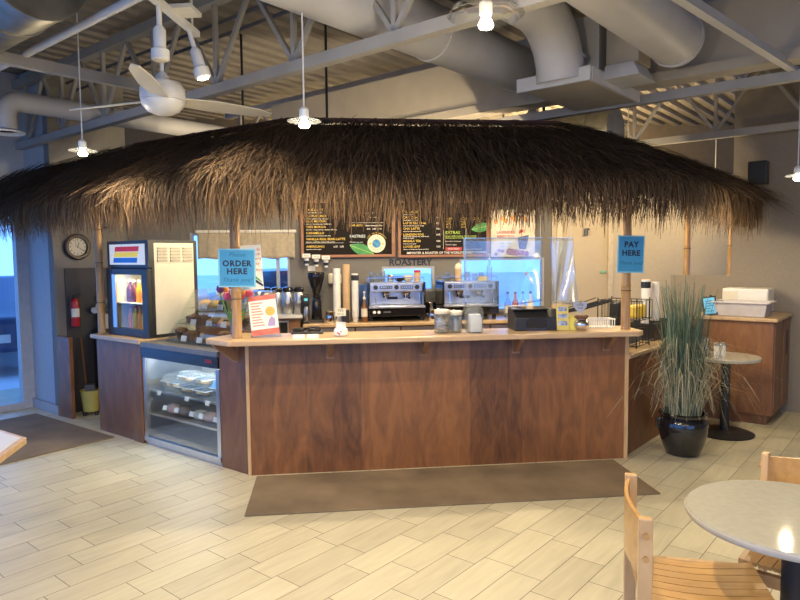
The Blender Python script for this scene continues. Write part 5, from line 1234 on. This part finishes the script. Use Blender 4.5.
# ------------------------------------------------------------------ dining furniture
TT = .74; tc_ = Vector((1.36, 2.19, 0))
rt = thing('round_table', 'round pale grey cafe table in the lower right corner', 'table', tc_, 0)
m = MB(); m.lathe([(.335,TT-.03),(.348,TT-.024),(.348,TT-.006),(.343,TT),(1e-5,TT)], 64); m.build('tabletop', LAMIN, rt, smooth=True)
m = MB(); m.lathe([(.349,TT-.024),(.3515,TT-.02),(.3515,TT-.009),(.349,TT-.005)], 64); m.build('edge_band', mat('edge_band', (.35, .33, .30), .4), rt, smooth=True)
m = MB(); m.lathe([(.038,.03),(.038,TT-.03)], 20); m.lathe([(.12, TT-.045), (.12, TT-.03)], 20); m.build('pedestal', BLACKM, rt, smooth=True)
m = MB(); m.lathe([(.24,0),(.25,.012),(.2,.03),(.05,.045)], 36); m.build('base_plate', BLACKM, rt, smooth=True)
def chair(loc, deg, label):
    """faces local +x; origin under the seat centre of the back edge"""
    c = thing('wooden_chair', label, 'chair', loc, deg, 'wooden cafe chairs')
    hw_ = .215
    for sy in (-1, 1):
        m = MB(); m.box(-.022, .022, sy*hw_-.014, sy*hw_+.014, 0, .80); lg_ = m.build('back_leg', MAPLE2, c, bevel=.005)
        m = MB()
        for z in (.745, .67): m.cyl(.010, .0, .010, 12, T(0, sy*(hw_+.014), z) @ Rx(-90*sy))
        m.build('peg', MAPLE3, lg_)
        m = MB(); m.box(.385, .425, sy*(hw_-.01)-.014, sy*(hw_-.01)+.014, 0, .465); m.build('front_leg', MAPLE2, c, bevel=.005)
        m = MB(); m.box(.022, .385, sy*(hw_-.005)-.012, sy*(hw_-.005)+.012, .43, .483); m.build('side_rail', MAPLE2, c, bevel=.003)
        m = MB(); m.box(.022, .385, sy*(hw_-.005)-.009, sy*(hw_-.005)+.009, .17, .20); m.build('stretcher', MAPLE2, c)
    m = MB(); vs = []; fs = []; k = 12
    for i in range(k+1):
        u = i/k; y = -hw_+.012 + (2*hw_-.024)*u; b_ = .026*sin(pi*u)
        for dx, z in ((-.016, .605), (-.004, .605), (-.004, .785), (-.016, .785)): vs.append((dx-b_, y, z+.008*sin(pi*u)*(1 if z > .7 else -1)))
    for i in range(k):
        for q in range(4): fs.append((4*i+q, 4*i+(q+1)%4, 4*i+4+(q+1)%4, 4*i+4+q))
    fs += [(3,2,1,0), (4*k, 4*k+1, 4*k+2, 4*k+3)]
    m.add(vs, fs); m.build('backrest', MAPLE3, c, smooth=True)
    for j in range(8):
        y0 = -hw_+.02+j*.0495
        m = MB(); vs = []; fs = []; kk = 8
        for i in range(kk+1):
            u = i/kk; x = -.005+.43*u; dz = -.018*sin(pi*min(1, u*1.05))
            vs += [(x, y0, .484+dz), (x, y0+.045, .484+dz), (x, y0+.045, .498+dz), (x, y0, .498+dz)]
        for i in range(kk):
            for q in range(4): fs.append((4*i+q, 4*i+(q+1)%4, 4*i+4+(q+1)%4, 4*i+4+q))
        fs += [(3,2,1,0), (4*kk, 4*kk+1, 4*kk+2, 4*kk+3)]
        m.add(vs, fs); m.build('seat_slat', MAPLE3, c)
    m = MB(); m.box(.39, .418, -hw_+.02, hw_-.02, .415, .46); m.build('front_rail', MAPLE2, c)
    return c
ch1 = chair((.832, 2.24, 0), -13.6, 'wooden slat chair left of the round table, nearest the camera')
dup(ch1, (1.70, 2.55, 0), -131, 'wooden slat chair behind the round table, facing the camera', 'wooden cafe chairs')
# octagonal table at the left edge
ot = thing('wood_edged_table', 'pale-topped table with honey wood edge at the left border', 'table', (-2.33, 2.99, 0), 0)
a0_ = math.atan2(3.262-2.99, -1.916+2.33); 
def octp(r): return [(r*cos(a0_+k*pi/4), r*sin(a0_+k*pi/4)) for k in range(8)]
m = MB(); m.prism(octp(.498), TT-.035, TT-.002); m.build('wood_edge', MAPLE, ot, bevel=.004)
m = MB(); m.prism(octp(.47), TT-.003, TT+.001); m.build('tabletop', LAMINB, ot)
m = MB(); m.cyl(.04, .03, TT-.035, 16); m.build('pedestal', BLACKM, ot, smooth=True)
m = MB(); m.lathe([(.24,0),(.25,.012),(.2,.03),(.05,.045)], 32); m.build('base_plate', BLACKM, ot, smooth=True)

# ------------------------------------------------------------------ lamps
def lamp_light(loc, power, color=(1., .80, .55), r=.03, spot=None, aim=None, blend=.6):
    l = bpy.data.lights.new('lamp_light', 'SPOT' if spot else 'POINT'); l.energy = power; l.color = color; l.shadow_soft_size = r
    if spot: l.spot_size = R(spot); l.spot_blend = blend
    o = bpy.data.objects.new('lamp_light', l); COL.objects.link(o); o.location = loc
    if spot: o.rotation_euler = (Vector(aim)-Vector(loc)).to_track_quat('-Z', 'Y').to_euler()
    return o
WARM = (1., .81, .52)
def pendant(x, y, z, label, big=False, power=40, zt=None):
    zt = zt or HZ+.02
    p = thing('pendant_lamp', label, 'lamp', (x, y, z), 0, 'pendant lamps')
    m = MB(); m.tube([(0, 0, .09), (0, 0, zt-z)], .0045, 6); m.build('cord', WHITE, p)
    m = MB(); m.lathe([(.022,.045),(.026,.05),(.026,.09),(.012,.105),(1e-5,.107)], 16); m.build('socket', WHITE, p, smooth=True)
    m = MB()
    if big: m.lathe([(.03,.10),(.09,.095),(.135,.07),(.15,.045),(.147,.043),(.13,.066),(.09,.09),(.03,.095)], 32)
    else: m.lathe([(.027,.048),(.09,.030),(.092,.027),(.027,.042)], 28)
    m.build('shade', JARG if not big else clear('shade_glass', (.93,.95,.95), .15, .05), p, smooth=True)
    m = MB(); m.lathe([(.012,.04),(.02,.03),(.03,.008),(.026,-.004),(1e-5,-.01)], 16); m.build('bulb', BULB, p, smooth=True)
    lamp_light((x, y, z-.045), power*1.5, WARM, .03, 165, (x, y, 0), .35)
    lamp_light((x, y, z-.05), power*.35, WARM, .03)
    return p
pendant(-2.156, 4.5, 2.35, 'lit pendant lamp hanging at left in front of the thatch', power=26)
pendant(-.515, 3.62, 2.355, 'lit pendant lamp hanging in front of the thatch near the centre', power=34, zt=2.962)
pendant(.345, 2.6, 2.53, 'largest lit pendant lamp with a wide glass dish at top centre', True, power=62)
pendant(3.05, 5.02, 2.19, 'lit pendant lamp at the right edge before the taupe wall', power=30)
pendant(1.5, 1.6, 2.45, 'pendant lamp over the round table', power=6)
pendant(-1.6, 1.4, 2.45, 'unseen pendant lamp over the left tables, added for fill light', power=26)  # extra lamp outside the view, added as fill
for k, (x, y) in enumerate(((.2, -.2), (2.2, .3), (-1.2, -2.2), (1.6, -2.6))):
    pendant(x, y, 2.5, f"pendant lamp added for fill light, out of view behind the photographer, {ordn[k]} of four", power=45)  # unseen lamps added to raise the warm ambient light
# track with two spots
tr = thing('track_light', 'white ceiling track carrying two spot heads', 'lamp', (-1.30, 3.40, 0), 85)
m = MB(); m.box(0, .72, -.02, .02, 3.00, 3.035); m.build('track', WHITE, tr)
m = MB()
for q in (.1, .65): m.cyl(.008, 3.035, HZ+.02, 8, T(q, 0, 0))
m.build('hanger_rod', WHITE, tr)
m = MB(); m.box(.34, .50, -.12, .03, 3.037, 3.06); m.build('junction_box', WHITE, tr)
def spot_head(a, tilt, lit):
    m = MB(); m.cyl(.014, -.12, 0, 10); m.lathe([(.02,-.24),(.032,-.235),(.034,-.13),(.02,-.11)], 18, T(0,0,0) @ Rx(0)); m.lathe([(.040,-.29),(.048,-.285),(.048,-.235),(.03,-.225)], 20)
    o = m.build('spot_head', WHITE, tr, smooth=True, loc=(a, 0, 3.0), rot=(R(-16) if lit else 0, R(tilt), 0))
    m = MB(); m.cyl(.034, -.293, -.289, 16); m.build('spot_glass', BULB if lit else CREAM, o)
spot_head(.20, 0, False); spot_head(.60, 0, True)
ls = Vector((-1.17, 4.0, 2.67)); lamp_light(tuple(ls), 60, WARM, .03, 75, (-.9, 5.2, 1.0))
# under-thatch lamps; those over pastry case and menu boards are added to brighten them
for k, (f, x, y, pw) in enumerate(((LW, -.95, .45, 22), (BAR, .5, .55, 62), (BAR, 1.5, .55, 62), (BAR, 2.5, .55, 62), (BAR, .75, 1.75, 22), (BAR, 2.1, 1.75, 22))):
    p = f(x, y, 2.34)
    d_l = thing('hut_lamp', f"small downlight hidden under the thatch, {['added to brighten the pastry case','left over the bar','middle over the bar','right over the bar','added at left to brighten the menu boards','added at right to brighten the menu boards'][k]}", 'lamp', p, 6.37, 'downlights under the thatch')
    m = MB(); m.lathe([(.03,.0),(.045,.0),(.045,.10),(.03,.11),(1e-5,.11)], 18); m.build('can', BLACKM, d_l, smooth=True)
    m = MB(); m.cyl(.028, .002, .008, 16); m.build('bulb', BULB, d_l)
    lamp_light((p.x, p.y, p.z-.03), pw, WARM, .04)
# case / fridge lighting
def area(loc, power, sx_, sy_, deg, color=(.9, .97, 1)):
    l = bpy.data.lights.new('case_light', 'AREA'); l.shape = 'RECTANGLE'; l.size = sx_; l.size_y = sy_; l.energy = power; l.color = color
    o = bpy.data.objects.new('case_light', l); COL.objects.link(o); o.location = loc; o.rotation_euler = (0, 0, R(deg)); return o
area(LW(-.89, .14, .752), 6.0, .9, .04, LWd); area(LW(-1.775, .17, fz+.58), 4.5, .45, .04, LWd, (1., .85, .55))
# back room lamps; first two hidden, added to brighten the beige wall and door
for k, (x, y, z, pw, nm) in enumerate(((3.75, 1.7, 2.22, 36, 'hidden lamp added under the thatch to brighten the beige door'), (4.95, 2.05, 2.2, 14, 'hidden lamp added behind the taupe wall corner to brighten the beige wall'), (3.9, 3.9, 2.85, 190, 'back room lamp shining up at the deck beyond the hut'), (.6, 4.2, 2.85, 25, 'back room lamp beyond the left of the hut'))):
    p = BAR(x, y, z); q = thing('ceiling_lamp', nm, 'lamp', p, 0, 'back room lamps')
    m = MB(); m.tube([(0,0,.05),(0,0,HZ+.03-z)], .006, 6); m.build('stem', WHITE, q)
    m = MB(); m.cyl(.018, .02, .07, 12); m.build('socket', WHITE, q, smooth=True)
    m = MB(); m.ball(.03, (0, 0, 0), 12); m.build('bulb', BULB, q, smooth=True)
    lamp_light((p.x, p.y, p.z-.06), pw, (1., .76, .40), .05)

# ------------------------------------------------------------------ ceiling fan
fn = thing('ceiling_fan', 'white three-blade ceiling fan hanging at upper left', 'fan', (-1.49, 4.2, 2.60), 0); fn.scale = (1.1, 1.1, 1.1)
m = MB(); m.lathe([(.012,.14),(.012,.925)], 10); m.lathe([(.05, .14),(.03,.18),(.012,.20)], 16); m.build('downrod', WHITE, fn, smooth=True)
m = MB(); m.lathe([(1e-5,-.05),(.05,-.045),(.09,-.025),(.118,.01),(.122,.03)], 32); m.build('bowl', WHITE, fn, smooth=True)
m = MB(); m.lathe([(.122,.032),(.126,.05),(.124,.10),(.10,.135),(.04,.15)], 32); m.build('motor_housing', WHITE, fn, smooth=True)
for ang in (40, 160, 280):
    m = MB(); M = Rz(ang) @ Rx(12)
    pr = [(.10, -.05), (.3, -.075), (.58, -.06), (.69, -.025), (.69, .015), (.55, .045), (.3, .06), (.10, .05)]
    m.prism(pr, -.004, .004, Rz(ang) @ T(0, 0, .04) @ Rx(-14)); m.build('blade', CREAM, fn, bevel=.002)

# ------------------------------------------------------------------ outdoors
og_ = MB(); og_.prism([(-60, -60), (60, -60), (60, 60), (-60, 60)], -.12, -.08)
og_.v = [tuple(v) for v in og_.v]
o = struct('ground_outside', og_, SNOW, 'snowy parking ground outside the windows')
def car(x, y, deg, label, paint):
    c = thing('parked_car', label, 'car', (x, y, -.08), deg, 'cars parked outside')
    m = MB(); pr = [(-2.1, .35), (-2.15, .75), (-1.2, .95), (-.6, 1.42), (.9, 1.45), (1.75, .98), (2.15, .85), (2.15, .35)]
    k = len(pr); vs = [(p[0], sy*(.85 if p[1] < 1.1 else .68), p[1]) for sy in (-1, 1) for p in pr]
    m.add(vs, [tuple(range(k)), tuple(range(2*k-1, k-1, -1))]+[(i, k+i, k+(i+1)%k, (i+1)%k) for i in range(k)]); m.build('car_body', paint, c, bevel=.08, smooth=True)
    m = MB(); pr = [(-1.05, 1.0), (-.55, 1.37), (.85, 1.4), (1.5, 1.02)]; vs = [(p[0], sy*(.86 if p[1] < 1.1 else .71), p[1]) for sy in (-1, 1) for p in pr]
    m.add(vs, [(0,1,2,3), (7,6,5,4), (0,4,5,1), (1,5,6,2), (2,6,7,3), (3,7,4,0)]); m.build('car_windows', mat('car_glass', (.05, .07, .10), .08), c)
    for xx in (-1.35, 1.35):
        for sy in (-1, 1): m = MB(); m.cyl(.33, -.1, .1, 24, T(xx, sy*.78, .33) @ Rx(90)); w_ = m.build('wheel', BLACK, c, smooth=True); m = MB(); m.cyl(.2, -.105, .105, 18, T(xx, sy*.78, .33) @ Rx(90)); m.build('hub', GALV, w_)
    m = MB(); m.box(2.15, 2.17, -.25, .25, .5, .62); m.build('number_plate', WPAPER, c)
    return c
c0 = car(-7.0, 11.2, -60, 'dark blue car parked just outside the glass entrance', mat('car_navy', (.04, .07, .15), .3))
car(-3.0, 15.5, 8, 'white car parked outside beyond the wide window', mat('car_white', (.6, .62, .66), .3))


# lettering becomes plain meshes
bpy.context.view_layer.update()
dg = bpy.context.evaluated_depsgraph_get()
for o in TEXTS:
    me = bpy.data.meshes.new_from_object(o.evaluated_get(dg)); n_ = o.name; p = o.parent; l, r = o.location.copy(), o.rotation_euler.copy()
    cu = o.data; bpy.data.objects.remove(o); bpy.data.curves.remove(cu)
    q = bpy.data.objects.new('lettering', me); COL.objects.link(q); q.parent = p; q.location = l; q.rotation_euler = r
